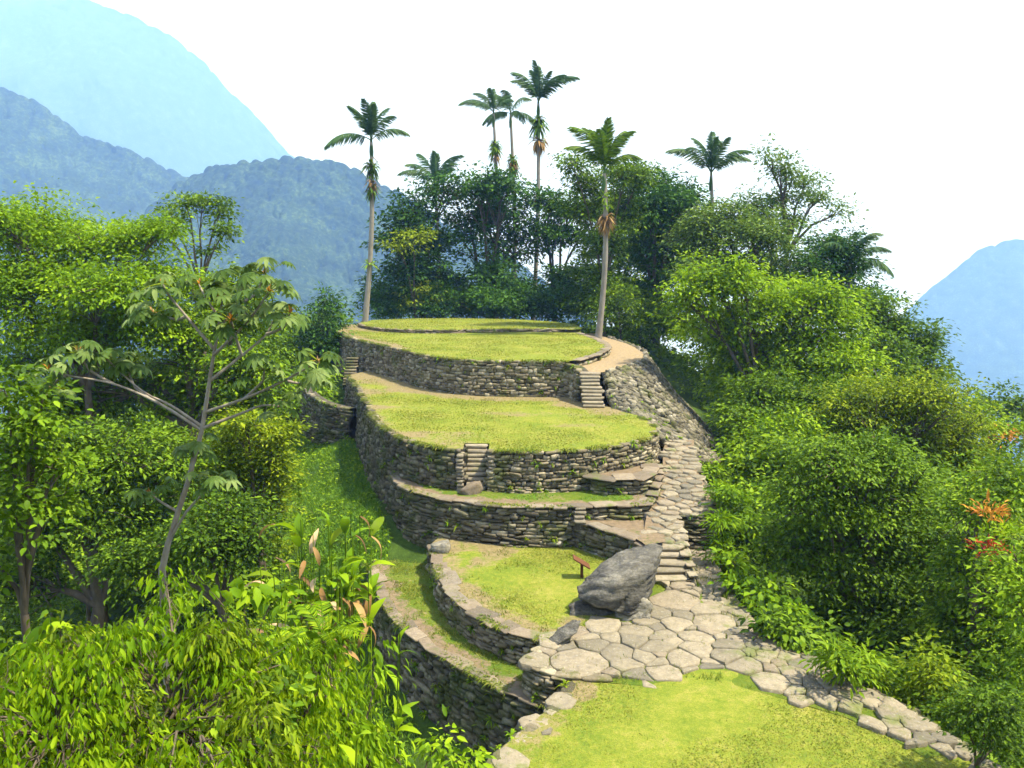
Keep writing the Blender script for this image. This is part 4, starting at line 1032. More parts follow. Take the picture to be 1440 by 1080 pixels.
tree('rain_forest_tree', 'low yellowish tree in front of the dark spreading tree', 585, 93, bl((582, 335, 30, 12), (560, 345, 22, 9), (600, 420, 40, 26)), 'yellow', .42, .5, 2.6, .6, group=BACK, trunk_r=.2)
tree('rain_forest_tree', 'airy pale tree wrapped around the palm on the ring path', 850, 78, bl((805, 235, 20, 20), (830, 262, 30, 26), (880, 252, 30, 22), (905, 245, 16, 14), (820, 300, 30, 22), (872, 300, 28, 24), (855, 340, 26, 24), (845, 395, 26, 24)), 'forest', .34, .5, 4.6, .6, group=BACK, trunk_r=.2)
tree('rain_forest_tree', 'mid green tree closing the gap behind the palm on the ring path', 870, 92, bl((845, 350, 34, 28), (875, 285, 34, 26), (840, 300, 30, 26), (880, 320, 30, 26), (900, 345, 28, 28), (885, 370, 30, 30), (825, 385, 30, 26), (865, 410, 36, 30), (900, 420, 30, 34), (835, 430, 30, 26)), 'forest', .42, .5, 4.2, .6, group=BACK, trunk_r=.25)
tree('rain_forest_tree', 'tall dark crowned tree between the ring path palm and the bluish palm', 925, 94, bl((900, 262, 26, 22), (880, 240, 22, 16), (930, 268, 34, 24), (965, 285, 32, 24), (895, 300, 32, 26), (940, 310, 36, 28), (975, 330, 36, 30), (910, 350, 34, 32), (955, 370, 38, 36)), 'dark', .46, .5, 4.0, .7, group=BACK, trunk_r=.35)
tree('shrub', 'leafy green shrub at the foot of the palm on the ring path', 880, 76, bl((870, 430, 30, 30), (885, 455, 24, 24), (850, 445, 18, 22)), 'mid', .3, .5, 3.4, .5, trunk_r=.1, cat='shrub')
tree('rain_forest_tree', 'small dark tree beyond the shaded end of the tallest wall', 457, 72, bl((455, 425, 22, 18), (460, 455, 30, 30), (440, 470, 22, 22), (470, 490, 26, 24), (445, 505, 30, 30)), 'dark', .34, .5, 3.6, .55, trunk_r=.2)
blobs = [(540 + i * 24, 426 + (i % 2) * 8, 28, 26) for i in range(13)]
tree('hedge', 'dark low thicket along the far rim of the uppermost lawn', 690, 94, blobs, 'dark', .36, .5, 5.5, .6, trunk_r=.08, cat='thicket')

# --- forest on the sunny side
SUNNY = 'trees on the sunny slope'
tree('rain_forest_tree', 'tall very dark tree beside the gap of white sky', 920, 82, bl((915, 300, 34, 26), (950, 285, 34, 24), (905, 350, 26, 34), (940, 345, 36, 34), (925, 400, 34, 36), (915, 450, 28, 40), (945, 460, 34, 40)), 'dark', .42, .5, 5.2, .65, group=SUNNY, trunk_r=.4)
tree('rain_forest_tree', 'grey green domed tree below the bluish palm', 1035, 74, bl((1030, 320, 46, 36), (985, 335, 36, 32), (1075, 340, 42, 36), (1010, 375, 46, 34), (1060, 390, 50, 34), (1110, 400, 40, 34), (985, 400, 36, 36)), 'grey', .36, .5, 5.2, .6, group=SUNNY, trunk_r=.35)
tree('rain_forest_tree', 'open airy tree with pale flat sprays high above the forest', 1100, 80, bl((1085, 222, 22, 18), (1105, 245, 26, 18), (1130, 262, 28, 16), (1155, 280, 26, 14), (1180, 300, 16, 14), (1100, 285, 34, 16), (1065, 290, 30, 18), (1075, 310, 34, 20), (1120, 310, 26, 14)), 'grey', .34, .5, 2.8, .6, group=SUNNY, trunk_r=.28)
tree('rain_forest_tree', 'dark tree around the half hidden palm', 1165, 72, bl((1170, 355, 40, 28), (1140, 385, 36, 32), (1195, 385, 34, 28), (1165, 420, 46, 34), (1210, 430, 40, 34)), 'dark', .36, .5, 5.0, .55, group=SUNNY, trunk_r=.3)
tree('rain_forest_tree', 'large vivid green sunlit tree above the rubble slope', 1050, 54, bl((1000, 395, 44, 30), (1040, 400, 46, 30), (970, 430, 36, 36), (1060, 440, 60, 40), (1110, 435, 50, 34), (1150, 430, 46, 34), (1180, 455, 36, 32), (1010, 465, 46, 40), (1080, 495, 60, 48), (1140, 490, 52, 44), (1045, 540, 46, 46), (1120, 550, 60, 46), (1185, 525, 50, 46), (1170, 565, 60, 40)), 'bright', .30, .5, 4.2, .5, group=SUNNY, trunk_r=.25)
tree('rain_forest_tree', 'dark green tree descending against the hazy valley', 1260, 60, bl((1220, 440, 40, 30), (1255, 465, 40, 34), (1285, 490, 36, 34), (1310, 480, 18, 22), (1310, 525, 28, 34), (1240, 510, 50, 44), (1190, 500, 40, 40), (1280, 545, 46, 40)), 'forest', .32, .5, 4.2, .5, group=SUNNY, trunk_r=.3)
tree('rain_forest_tree', 'yellow green rounded tree beside the hazy valley', 1270, 40, bl((1255, 570, 60, 40), (1310, 565, 50, 40), (1200, 580, 46, 44), (1240, 630, 70, 50), (1310, 625, 62, 54), (1355, 620, 40, 50), (1180, 640, 46, 50), (1290, 690, 70, 50), (1350, 690, 50, 50)), 'yellow', .21, .48, 3.8, .42, group=SUNNY, trunk_r=.3)
tree('rain_forest_tree', 'fresh green young tree beside the upper path ramp', 1085, 40, bl((1080, 610, 30, 22), (1100, 640, 34, 30), (1065, 650, 26, 34), (1130, 620, 30, 30), (1085, 690, 40, 36), (1125, 680, 36, 40)), 'bright', .24, .5, 4.2, .4, group=SUNNY, trunk_r=.16)
tree('rain_forest_tree', 'massive deep green tree shading the slope beside the paved path', 1210, 29, bl((1180, 660, 60, 46), (1235, 650, 56, 44), (1130, 710, 56, 46), (1200, 720, 80, 56), (1270, 710, 60, 54), (1120, 770, 50, 50), (1180, 800, 70, 60), (1250, 790, 76, 64), (1310, 770, 50, 60), (1200, 865, 60, 44), (1270, 870, 66, 50), (1330, 850, 46, 56)), 'forest', .17, .5, 4.4, .32, group=SUNNY, trunk_r=.32, base_px=1270)
tree('rain_forest_tree', 'olive leaved tree at the rim of the valley', 1385, 24, bl((1375, 720, 44, 46), (1420, 690, 40, 50), (1350, 800, 40, 50), (1400, 830, 56, 60), (1350, 880, 50, 50), (1420, 900, 50, 56)), 'mid', .18, .48, 3.8, .3, group=SUNNY, trunk_r=.2, base_px=1400)
tree('rain_forest_tree', 'slender tree with orange blossom against the blue valley', 1410, 46, bl((1395, 600, 30, 20), (1425, 610, 30, 24), (1375, 575, 30, 18), (1410, 640, 36, 26), (1440, 660, 36, 34)), 'mid', .26, .5, 2.2, .45, group=SUNNY, trunk_r=.14)
o = foliage([(np.array(W(1408, 607, 45.5)[:]), np.array((1.1, .8, .35))), (np.array(W(1435, 612, 45.6)[:]), np.array((.9, .8, .4)))], .22, .6, 1.2, .3)
add_crown([x for x in C.objects if x.get('label', '').startswith('slender tree with orange')][0], o, .6, LEAF['orange'], name='blossom')
tree('rain_forest_tree', 'distant dark tree clump at the valley rim', 1400, 62, bl((1380, 565, 30, 20), (1420, 575, 36, 26), (1450, 600, 36, 36), (1360, 590, 24, 24)), 'forest', .34, .5, 3.2, .5, group=SUNNY, trunk_r=.25)
tree('rain_forest_tree', 'shaded tree rooted below the rubble slope', 1000, 46, bl((1050, 600, 36, 40), (1040, 640, 30, 30), (1075, 560, 40, 40)), 'forest', .26, .5, 3.8, .42, group=SUNNY, trunk_r=.16, base_px=1070)
tree('rain_forest_tree', 'gnarled dark tree with drooping branches above the edge stones', 1420, 15.5, bl((1430, 790, 40, 40), (1450, 850, 50, 50), (1470, 930, 60, 60)), 'mid', .13, .45, 2.6, .24, group=SUNNY, trunk_r=.09, base_px=1530)

# --- shrubs beside the path
SH = 'shrubs beside the paved path'
for lab, px, Y, b, mt, L, asp, big in [
    ('broad leaved bright plant beside the sloping slabs', 1060, 26.5, bl((1040, 820, 30, 22), (1075, 845, 34, 26), (1100, 870, 30, 26)), 'bright', .24, .55, 80),
    ('glossy dark green plant below the paved path edge', 1110, 24, bl((1105, 890, 34, 24), (1140, 900, 36, 26), (1080, 880, 26, 20)), 'forest', .24, .6, 80),
    ('yellowish grassy plant against the path steps', 1020, 30, bl((1012, 775, 14, 20), (1030, 795, 22, 22), (1015, 740, 12, 20)), 'lime', .26, .22, 60),
    ('leafy shrub beside the dark front wall', 1035, 33, bl((1020, 700, 22, 22), (1040, 730, 26, 30), (1060, 770, 30, 30)), 'bright', .24, .4, 40),
    ('round dark shrub where the rubble slope meets the path', 1005, 38, bl((1000, 670, 26, 20), (1020, 690, 26, 24)), 'mid', .22, .5, 0),
    ('pale fern like plant beneath the deep green tree', 1230, 21, bl((1220, 950, 40, 30), (1270, 960, 40, 34), (1180, 930, 34, 26)), 'mid', .26, .3, 60),
    ('sunlit yellowish bush between the trees and the edge stones', 1310, 20, bl((1310, 950, 40, 34), (1290, 990, 34, 26), (1340, 985, 30, 28)), 'yellow', .18, .42, 60),
    ('dense dark bush hugging the edge stones', 1400, 17, bl((1400, 1000, 50, 30), (1360, 1010, 34, 26), (1430, 1040, 46, 36), (1395, 1040, 30, 26)), 'forest', .12, .5, 80)]:
    tree('shrub', lab, px, Y, b, mt, L, asp, 4.4, .26, trunk_r=.05, group=SH, cat='shrub', T=T_LEAF if L > .15 else T_RHOMB, big=big, droop=.35)
# red and yellow bromeliads on the olive tree
for (px, py, s, mt, lab) in [(1392, 772, .34, 'red', 'red bromeliad clump in the olive leaved tree'), (1412, 748, .42, 'lime', 'yellow green bromeliad rosette above the red one'), (1390, 722, .32, 'orange', 'orange bromeliad cluster among the olive leaves')]:
    p = W(px, py, 21.4); a_ = foliage([(np.zeros(3), np.array((s, s * .7, s * .6)))], .24, .24, 2.6, .2, -.5, 16)
    V, F, k_ = leaf_geo(a_[0], a_[1], a_[2], a_[3], a_[3] * .24, T_LEAF)
    o = put('bromeliad', np_mesh('bromeliad', V, F, {'rnd': np.repeat(a_[5], k_)}), LEAF[mt], None, Matrix.Translation(p)); tag(o, lab, 'bromeliad')

# --- forest on the shaded side
SHD = 'trees on the shaded slope'
tree('rain_forest_tree', 'wide sunlit tree with small bright leaves beyond the big-leaved tree', 110, 38, bl((60, 330, 70, 44), (10, 320, 50, 40), (120, 350, 70, 36), (190, 340, 50, 30), (235, 325, 30, 20), (60, 400, 80, 44), (150, 410, 76, 40), (230, 390, 40, 36), (0, 420, 60, 60), (90, 470, 90, 46), (190, 460, 70, 40), (30, 520, 70, 46)), 'bright', .21, .5, 4.4, .5, flat=.4, group=SHD, trunk_r=.22)
tree('rain_forest_tree', 'deep green tree filling the hollow behind the big-leaved tree', 260, 40, bl((300, 420, 60, 40), (350, 450, 50, 44), (260, 480, 70, 50), (340, 520, 60, 50), (270, 560, 76, 50), (180, 540, 76, 50), (100, 580, 80, 60), (370, 560, 44, 44)), 'mid', .24, .5, 3.8, .42, group=SHD, trunk_r=.35)
tree('rain_forest_tree', 'tall umbrella shaped tree standing against the blue hill', 285, 56, bl((285, 285, 34, 14), (310, 300, 26, 14), (262, 292, 22, 12), (318, 328, 22, 16), (298, 355, 18, 12), (240, 312, 24, 16), (215, 325, 26, 16)), 'forest', .28, .5, 3.2, .45, flat=.35, group=SHD, trunk_r=.16)
tree('rain_forest_tree', 'dark shaded tree below the wide sunlit tree', 120, 30, bl((60, 640, 80, 56), (150, 650, 80, 50), (230, 660, 60, 50), (120, 720, 90, 50), (40, 740, 80, 56), (200, 740, 60, 46), (30, 830, 70, 50)), 'forest', .20, .5, 4.0, .34, group=SHD, trunk_r=.3)
tree('rain_forest_tree', 'olive bush tree at the edge of the grassy slope', 350, 34, bl((350, 600, 50, 30), (390, 620, 34, 30), (320, 640, 44, 34), (370, 665, 44, 36), (310, 700, 50, 36), (380, 710, 40, 36)), 'yellow', .20, .48, 3.8, .34, group=SHD, trunk_r=.18)
tree('rain_forest_tree', 'shaded shrub tree behind the pale trunk', 330, 25, bl((330, 720, 50, 36), (290, 760, 50, 40), (350, 770, 44, 36), (240, 780, 40, 40), (170, 800, 50, 36)), 'forest', .17, .5, 4.0, .3, group=SHD, trunk_r=.14)
tree('rain_forest_tree', 'glossy small tree with pale green leaves on thin pale twigs', 20, 13.5, bl((10, 560, 50, 40), (50, 600, 44, 36), (20, 650, 60, 40), (80, 660, 40, 34), (30, 720, 60, 40), (70, 700, 36, 30), (-20, 780, 60, 50), (60, 560, 20, 16)), 'mid', .13, .55, 3.0, .2, group=SHD, trunk_r=.09, T=T_LEAF, big=120, base_px=-40)

# --- the big-leaved tree (cecropia form)
def palmate_mesh(nl=9):
    B = Bag()
    for i in range(nl):
        a = math.radians(-140 + 280 * i / (nl - 1)); l = .52 * (1 - .2 * abs(a) / 2.4) * rng.uniform(.85, 1.1); w = .085
        ts = np.linspace(0, 1, 5); r = l * ts; z = -.55 * l * ts ** 1.6 + .05 * np.sin(ts * math.pi)
        wd = w * np.array([.25, .75, 1.0, .85, .1])
        c = np.c_[np.cos(a) * r, np.sin(a) * r, z]; s = np.array((-math.sin(a), math.cos(a), 0))
        lf, rt = c + s * wd[:, None] + (0, 0, .02), c - s * wd[:, None] + (0, 0, .02)
        V = np.concatenate([lf, c, rt]); F = []
        for k in range(4):
            for o_ in (0, 5): F += [(o_ + k, o_ + k + 5, o_ + k + 6), (o_ + k, o_ + k + 6, o_ + k + 1)]
        B.add(V, np.array(F), rng.random() * .25)
    return B.mesh('leaf', True)
PALM = [palmate_mesh(n) for n in (9, 8, 10)]
for p in PALM: p.materials.append(LEAF['cec'])
CY = 15.0
tr = [(228, 800), (236, 765), (262, 685), (284, 605), (297, 520), (308, 455), (312, 425)]
tp = [W(a, b, CY) for a, b in tr]
ctree = empty('umbrella_leaf_tree', (tp[0].x, CY, gz(tp[0].x, CY)), 'slender pale trunked tree with big drooping hand-shaped leaves', 'tree')
V, F = tube([Vector((tp[0].x - .15, CY, gz(tp[0].x, CY) - .3))] + tp, [.08, .068, .056, .05, .042, .034, .026, .018], 8)
M['cec_bark'] = bark_mat('cecropia_bark', (0.13, 0.10, 0.08), (0.32, 0.29, 0.24), 8)
put('trunk', np_mesh('trunk', V, F, None, True), M['cec_bark'], ctree)
BR = [([(283, 605), (225, 568), (160, 540), (95, 528), (68, 520)], -.6), ([(284, 600), (240, 570), (200, 550), (150, 505)], .3), ([(300, 490), (262, 445), (235, 412), (228, 398)], -.3),
      ([(296, 535), (340, 500), (375, 470), (386, 448)], .4), ([(288, 580), (345, 560), (400, 535), (448, 508)], -.4), ([(285, 602), (330, 585), (370, 570), (395, 572)], .2),
      ([(306, 470), (330, 430), (345, 395)], .5), ([(300, 500), (350, 450), (378, 410)], -.7), ([(236, 765), (262, 720), (290, 690), (305, 672)], -.3), ([(262, 690), (268, 655), (272, 632)], .2), ([(250, 720), (225, 705), (212, 695)], .3),
      ([(310, 450), (290, 420), (280, 400)], .6),
      ([(225, 568), (190, 545), (180, 515)], .5), ([(160, 540), (125, 520), (110, 495)], -.2), ([(400, 535), (430, 540), (445, 530)], .3), ([(345, 560), (370, 535), (372, 520)], -.5), ([(340, 500), (330, 470), (325, 450)], -.5),
      ([(262, 445), (250, 450), (215, 440)], .2), ([(375, 470), (400, 460), (408, 440)], -.3), ([(330, 430), (362, 412), (372, 385)], .2), ([(95, 528), (80, 535), (75, 545)], .3)]
ends = [W(312, 420, CY)]
for pts_, dy in BR:
    n = len(pts_); P3 = [W(a, b, CY + dy * i / (n - 1)) for i, (a, b) in enumerate(pts_)]
    s = smooth_line([p[:] for p in P3], .15)
    V, F = tube(s, np.linspace(.034, .016, len(s)), 6); put('branch', np_mesh('branch', V, F, None, True), M['cec_bark'], ctree); ends.append(Vector(s[-1]))
for e in ends:
    n = random.randint(7, 9); off = random.uniform(0, 6)
    for k in range(n):
        a = off + k * 2.4; el = random.uniform(-.5, .85); l = random.uniform(.22, .5)
        d = Vector((math.cos(a) * math.cos(el), math.sin(a) * math.cos(el), math.sin(el))) * l
        p = e + d
        V, F = tube([e, e + d * .6 + Vector((0, 0, .03)), p], [.009, .007, .006], 4)
        sc_ = random.uniform(.36, .6)
        R = Matrix.Rotation(a, 4, 'Z') @ Matrix.Rotation(random.uniform(.1, .7), 4, 'Y') @ Matrix.Scale(sc_, 4)
        lf = put('leaf', random.choice(PALM), None, ctree, Matrix.Translation(p) @ R)
        pet = put('petiole', np_mesh('petiole', V, F, None, True), LEAF['yellow'], lf)
    me = tuft_mesh(9, .22, .06, 1.2, (.0, 1.4)); me.materials.append(LEAF['orange'] if random.random() < .45 else LEAF['dead'])
    put('bract', me, None, ctree, Matrix.Translation(e))

# --- heliconia clump on the slope
def blade_leaf(L, w):
    ts = np.linspace(0, 1, 7); c = np.c_[L * ts, 0 * ts, .1 * np.sin(ts * math.pi) * L - .35 * L * ts ** 2.2]
    wd = w * np.sin(np.clip(ts * .93 + .06, 0, 1) * math.pi) ** .7
    lf = c + np.c_[0 * ts, wd, .25 * wd]; rt = c + np.c_[0 * ts, -wd, .25 * wd]; F = []
    for k in range(6):
        for o_ in (0, 7): F += [(o_ + k, o_ + k + 7, o_ + k + 8), (o_ + k, o_ + k + 8, o_ + k + 1)]
    return np_mesh('leaf', np.concatenate([lf, c, rt]), np.array(F), None, True)
BLF = {k: blade_leaf(1, w) for k, w in (('lime', .17), ('bright', .18), ('dead', .13), ('pink', .13), ('yellow', .16))}
for k, me in BLF.items(): me.materials.append(LEAF[k])
def banana_plant(label, px, py, Y, n, L, mix_, spread=.35, group='broad-bladed plants on the slope'):
    b = W(px, py, Y); z0 = gz(b.x, Y)
    root = empty('heliconia_plant', (b.x, Y, z0), label, 'plant', group)
    for i in range(max(3, n // 4)):
        a = rng.uniform(0, 6.28); r = rng.uniform(0, spread); s0 = Vector((b.x + r * math.cos(a), Y + r * math.sin(a), z0 - .1))
        top = Vector((s0.x + .3 * math.cos(a), s0.y + .3 * math.sin(a), b.z + rng.uniform(-.6, .5)))
        V, F = tube([s0, (s0 + top) / 2 + Vector((.03, 0, 0)), top], [.022, .017, .01], 5); stem = put('stem', np_mesh('stem', V, F, None, True), LEAF['mid'], root)
        for q in range(6):
            k = str(rng.choice(list(mix_))); l = L * rng.uniform(.7, 1.3); u = 1 - .12 * q - rng.uniform(0, .05)
            u = max(u, 1 - 1.9 / max((top - s0).length, .1)); p = s0 * (1 - u) + top * u; a2 = a + q * 2.5 + rng.uniform(-.5, .5)
            lift = -rng.uniform(.25, 1.3) if k != 'dead' else rng.uniform(.2, 1.1)
            Rm = Matrix.Rotation(a2, 4, 'Z') @ Matrix.Rotation(lift, 4, 'Y') @ Matrix.Rotation(rng.uniform(-.6, .6), 4, 'X') @ Matrix.Scale(l, 4)
            put('leaf', BLF[k], None, root, Matrix.Translation(p) @ Rm)
    return root
banana_plant('tall heliconia with upright yellow green blades beside the grassy slope', 470, 745, 20, 60, .62, ['lime', 'lime', 'yellow', 'bright', 'dead'], .9)
banana_plant('heliconia clump with withered pinkish bracts', 430, 770, 19, 64, .55, ['lime', 'yellow', 'pink', 'dead', 'bright'], 1.0)
banana_plant('heliconia with dry brown hanging blades', 455, 815, 18.5, 48, .55, ['dead', 'dead', 'lime', 'yellow', 'bright'], .5)
banana_plant('blue green broad bladed plant in front of the pinkish heliconia', 378, 815, 17.5, 10, .6, ['bright', 'bright', 'yellow'], .2)
banana_plant('broad bladed seedling near the curved deep wall', 530, 915, 15, 12, .5, ['bright', 'lime', 'yellow'], .25)
banana_plant('yellow green broad blade pair at the bottom of the slope', 470, 1072, 7.4, 9, .36, ['lime', 'bright', 'yellow'], .25)

# --- sunlit bushes right below the viewpoint
FB = 'bright bushes on the near slope'
_top = np.array([(-60, 940), (0, 930), (60, 885), (120, 905), (180, 880), (215, 850), (235, 800), (262, 850), (300, 880), (330, 875), (380, 885), (430, 895), (480, 915), (540, 930), (580, 960)], float)
def shoots(x0, x1, n, deep=0):
    out_ = []
    for _ in range(n):
        x = rng.uniform(x0, x1); t = np.interp(x, _top[:, 0], _top[:, 1]); y = t + rng.uniform(5, 40) + (1085 - t) * rng.random() ** 1.1
        out_.append((x, y, rng.uniform(20, 36), rng.uniform(26, 46), 1.2 * (950 - y) / 130 + rng.uniform(-.25, .25) + deep))
    return out_
for lab, px, Y, b, mt, L, asp, dr, big in [
    ('lime green bush with hanging yellowish leaves, lowest on the near slope', 70, 7.6, shoots(-50, 170, 25), 'lime', .115, .31, 1.7, 290),
    ('lime green bush rising to a leafy spire below the pale trunk', 260, 8.0, shoots(150, 330, 25) + [(235, 825, 16, 30, 1.2), (238, 865, 20, 34, 1.0)], 'lime', .115, .31, 1.7, 290),
    ('lime green bush with narrow drooping leaves next to the fern', 400, 8.4, shoots(310, 460, 20, .3), 'lime', .115, .28, 1.9, 260),
    ('olive shoots with brownish young leaves rising through the lime bushes', 180, 7.9, shoots(-30, 420, 15), 'yellow', .10, .30, 1.2, 120),
    ('plain green leafy shoots mixed into the lime bushes', 240, 8.1, shoots(-30, 440, 18, .1), 'mid', .17, .52, .6, 160),
    ('fresh green bush with long glossy hanging leaves', 500, 9.6, shoots(430, 535, 16, .3), 'bright', .15, .30, 1.5, 240),
    ('small sprig of large lime leaves in front of the shaded trees', 90, 9.5, bl((85, 885, 28, 24), (60, 910, 24, 20)), 'lime', .22, .48, .9, 40),
    ('low sprig of large green leaves beside the heliconia', 330, 12.5, bl((300, 835, 26, 18), (345, 838, 24, 18), (380, 850, 24, 20)), 'bright', .26, .5, 1.0, 40),
    ('low leafy seedlings under the deep curved wall', 590, 13.0, bl((560, 1060, 40, 20), (610, 1050, 36, 18), (650, 1070, 36, 20), (520, 1050, 34, 20)), 'bright', .17, .42, .5, 80)]:
    tree('bush', lab, px, Y, b, mt, L, asp, 2.1, .13, droop=dr, trunk_r=.035, group=FB, cat='bush', T=T_LEAF, big=big, twigs=.6, per=14, flip=.8, hole=-.06)

# --- understory that closes the slopes
def bush_at(x, y, r, h, mat, L, label, group):
    z = gz(x, y); root = empty('understory_bush', (x, y, z), label, 'bush', group)
    bl_ = [(np.array((x + random.uniform(-.6, .6) * r, y + random.uniform(-.5, .5) * r, z + h * random.uniform(.35, .75))), np.array((r, r, h * .38)) * random.uniform(.65, .95)) for _ in range(4)]
    arr = foliage(bl_, L, .5, 1.8, L * 1.7, .3)
    V, F = tube(bent((x, y, z - .2), bl_[0][0], 0, 4, .1), np.linspace(.12, .05, 4), 6); put('stem', np_mesh('stem', V, F, None, True), M['bark'], root)
    add_crown(root, arr, .5, LEAF[mat])
_short = []; _used = set()
for q in C.objects:
    if q.get('category') == 'tree':
        t = q['label']
        for w in (' above', ' beside', ' below', ' between', ' against', ' at ', ' around', ' with', ' rooted', ' shading', ' descending', ' directly', ' behind', ' beyond', ' filling', ' standing', ' in ', ' high', ' wrapped', ' clump'): t = t.split(w)[0]
        _short.append((q.location.x, q.location.y, t))
def bush_label(x, y, h, mt):
    for t in [a[2] for a in sorted(_short, key=lambda a: (a[0] - x) ** 2 + (a[1] - y) ** 2)[:5]]:
        lab_ = '%s %s understory bush near the %s' % ('tall' if h >= 7 else 'medium' if h >= 4.5 else 'low', {'mid': 'green', 'bright': 'vivid green', 'forest': 'deep green', 'yellow': 'olive'}[mt], t)
        if lab_ not in _used: break
    _used.add(lab_)
    return lab_
for i, (x, y, r, h, mt) in enumerate([(16.5, 46, 2.6, 5, 'mid'), (17, 52, 3.5, 8, 'bright'), (20, 48, 4, 9, 'forest'), (16.5, 42, 3, 6, 'bright'), (21, 41, 4, 7, 'mid'), (13, 38, 2.2, 4.5, 'mid'), (17, 36, 3, 5.5, 'forest'), (22, 35, 3.5, 6, 'yellow'), (12, 33, 1.8, 3, 'bright'), (15.5, 31, 2.5, 4.5, 'mid'),
    (20, 29, 3, 6, 'forest'), (13.2, 27, 1.9, 2.8, 'forest'), (16.5, 25, 2.3, 4, 'mid'), (13.5, 22.5, 1.6, 2.2, 'mid'), (15.5, 20, 2, 3, 'forest'), (17.5, 58, 4, 9, 'mid'), (24, 56, 5, 9, 'forest'), (18, 67, 4, 9, 'mid'), (12.5, 79, 3, 6, 'mid'), (26, 46, 4, 8, 'mid'), (28, 62, 5, 8, 'forest'), (30, 52, 5, 8, 'yellow'), (25, 38, 4, 7, 'forest')]):
    bush_at(x, y, r, h, mt, .2 + .0022 * y, bush_label(x, y, h, mt), 'understory on the sunny slope')
for i, (x, y, r, h, mt) in enumerate([(-16, 40, 3.2, 6, 'forest'), (-20, 36, 3.5, 7, 'mid'), (-13, 33, 2.2, 3.6, 'mid'), (-16, 29, 2.6, 5, 'forest'), (-12, 25, 2, 3.4, 'forest'), (-21, 30, 3.5, 7, 'mid'), (-24, 40, 4, 9, 'forest'), (-18, 50, 4, 7, 'mid'), (-26, 50, 5, 10, 'forest'), (-21, 60, 5, 8, 'mid'), (-15, 21, 2.2, 4, 'forest'),
    (-11, 19.5, 1.6, 2.6, 'mid'), (-19, 24, 3, 6, 'forest'), (-24, 70, 5, 10, 'forest'), (-30, 60, 5, 10, 'mid'), (-9.5, 22, 1.2, 1.8, 'forest'), (-17, 62, 3, 4, 'mid'), (-20, 76, 4, 6, 'forest')]):
    bush_at(x, y, r, h, mt, .2 + .0022 * y, bush_label(x, y, h, mt), 'understory on the shaded slope')

for x, y, r, h, mt, lab in [(-10.2, 29.5, 1.3, 2.2, 'mid', 'shoulder high bush where the grassy bank meets the heliconias'), (-11.8, 36.5, 1.3, 2.0, 'yellow', 'olive bush on the outer edge of the grassy bank'), (-8.2, 23.6, .9, 1.5, 'bright', 'bright leafy bush behind the withered heliconia'), (-8.6, 26.5, .8, 1.1, 'bright', 'low bright weed clump on the grassy bank below the curved walls'), (-10.5, 33, 1.0, 1.4, 'mid', 'low green weed clump in the middle of the grassy bank'), (-12.6, 40, 1.1, 1.4, 'bright', 'bright weed clump high on the grassy bank'), (-7.2, 30.0, .6, .8, 'mid', 'small weed clump near the end of the grassy walkway'), (-13.5, 46, 1.3, 1.6, 'mid', 'leafy clump under the dark lower retaining wall'), (-5.6, 22.5, .9, 1.2, 'mid', 'weed clump at the foot of the deep shaded wall'), (-3.4, 18.2, .8, 1.0, 'forest', 'dark weed clump in the hollow below the front lawn')]:
    bush_at(x, y, r, h, mt, .16, lab, 'weeds on the grassy bank')

# --- a fern
fr = W(455, 900, 10.2); fern = empty('fern', (fr.x, 10.2, gz(fr.x, 10.2)), 'yellowish fern arching out of the lime green bushes', 'fern')
FN = frond_mesh(1.0, .5, .6, 24, .15, .06, .2); FN.materials.append(LEAF['lime'])
V, F = tube([Vector((fr.x, 10.2, fern.location.z)), fr], [.05, .04], 6); put('stem', np_mesh('stem', V, F, None, True), M['bark'], fern)
for k in range(11):
    put('frond', FN, None, fern, Matrix.Translation(fr) @ Matrix.Rotation(k * 2.4, 4, 'Z') @ Matrix.Rotation(-random.uniform(-.1, .6), 4, 'Y') @ Matrix.Scale(random.uniform(.6, .95), 4))

# ------------------------------------------------------------------ ground cover
slope = [(-5.4, 31), (-5.3, 34), (-6.3, 37), (-7.7, 42), (-9.0, 47.5), (-11, 52), (-15, 56), (-17, 52), (-15, 44), (-13.5, 37), (-12, 30), (-10, 24), (-6, 20.5), (-3.4, 21), (-3.0, 24), (-5.6, 28)]
o = blades(None, slope, 0, 75000, .2, .05, M['blade_green'], None, ground_z, .5, 'slope_grass')
tag(o, 'soft green grass on the slope below the shaded mossy walls', 'grass', None, 'stuff')

def cover_leaves(name, label, poly, n, L, asp, hmax, mat, scale=.35):
    poly = np.array(poly, float); lo, hi = poly.min(0), poly.max(0)
    P = rng.uniform(lo, hi, (int(n * 2.5), 2)); P = P[inside(P, poly)][:n]; k = len(P)
    hN = np.clip(vnoise(P, scale, 21) + .45, .05, 1) * hmax
    Pz = np.c_[P, ground_z(P[:, 0], P[:, 1]) + hN * rng.random(k) ** .4]
    D = unit(np.c_[rng.normal(size=(k, 2)), rng.normal(-.2, .35, k)]); N = unit(np.array((0, 0, 1.0)) + rng.normal(size=(k, 3)) * .45)
    Lz = L * rng.uniform(.5, 1.4, k)
    V, F, q = leaf_geo(Pz, D, N, Lz, Lz * asp, T_RHOMB)
    o = put(name, np_mesh(name, V, F, {'rnd': np.repeat(rng.random(k), q)}), mat); tag(o, label, 'undergrowth', None, 'stuff')
cover_leaves('undergrowth', 'broad weeds scattered over the grassy bank below the mossy walls', slope, 14000, .17, .5, .45, LEAF['bright'], .8)
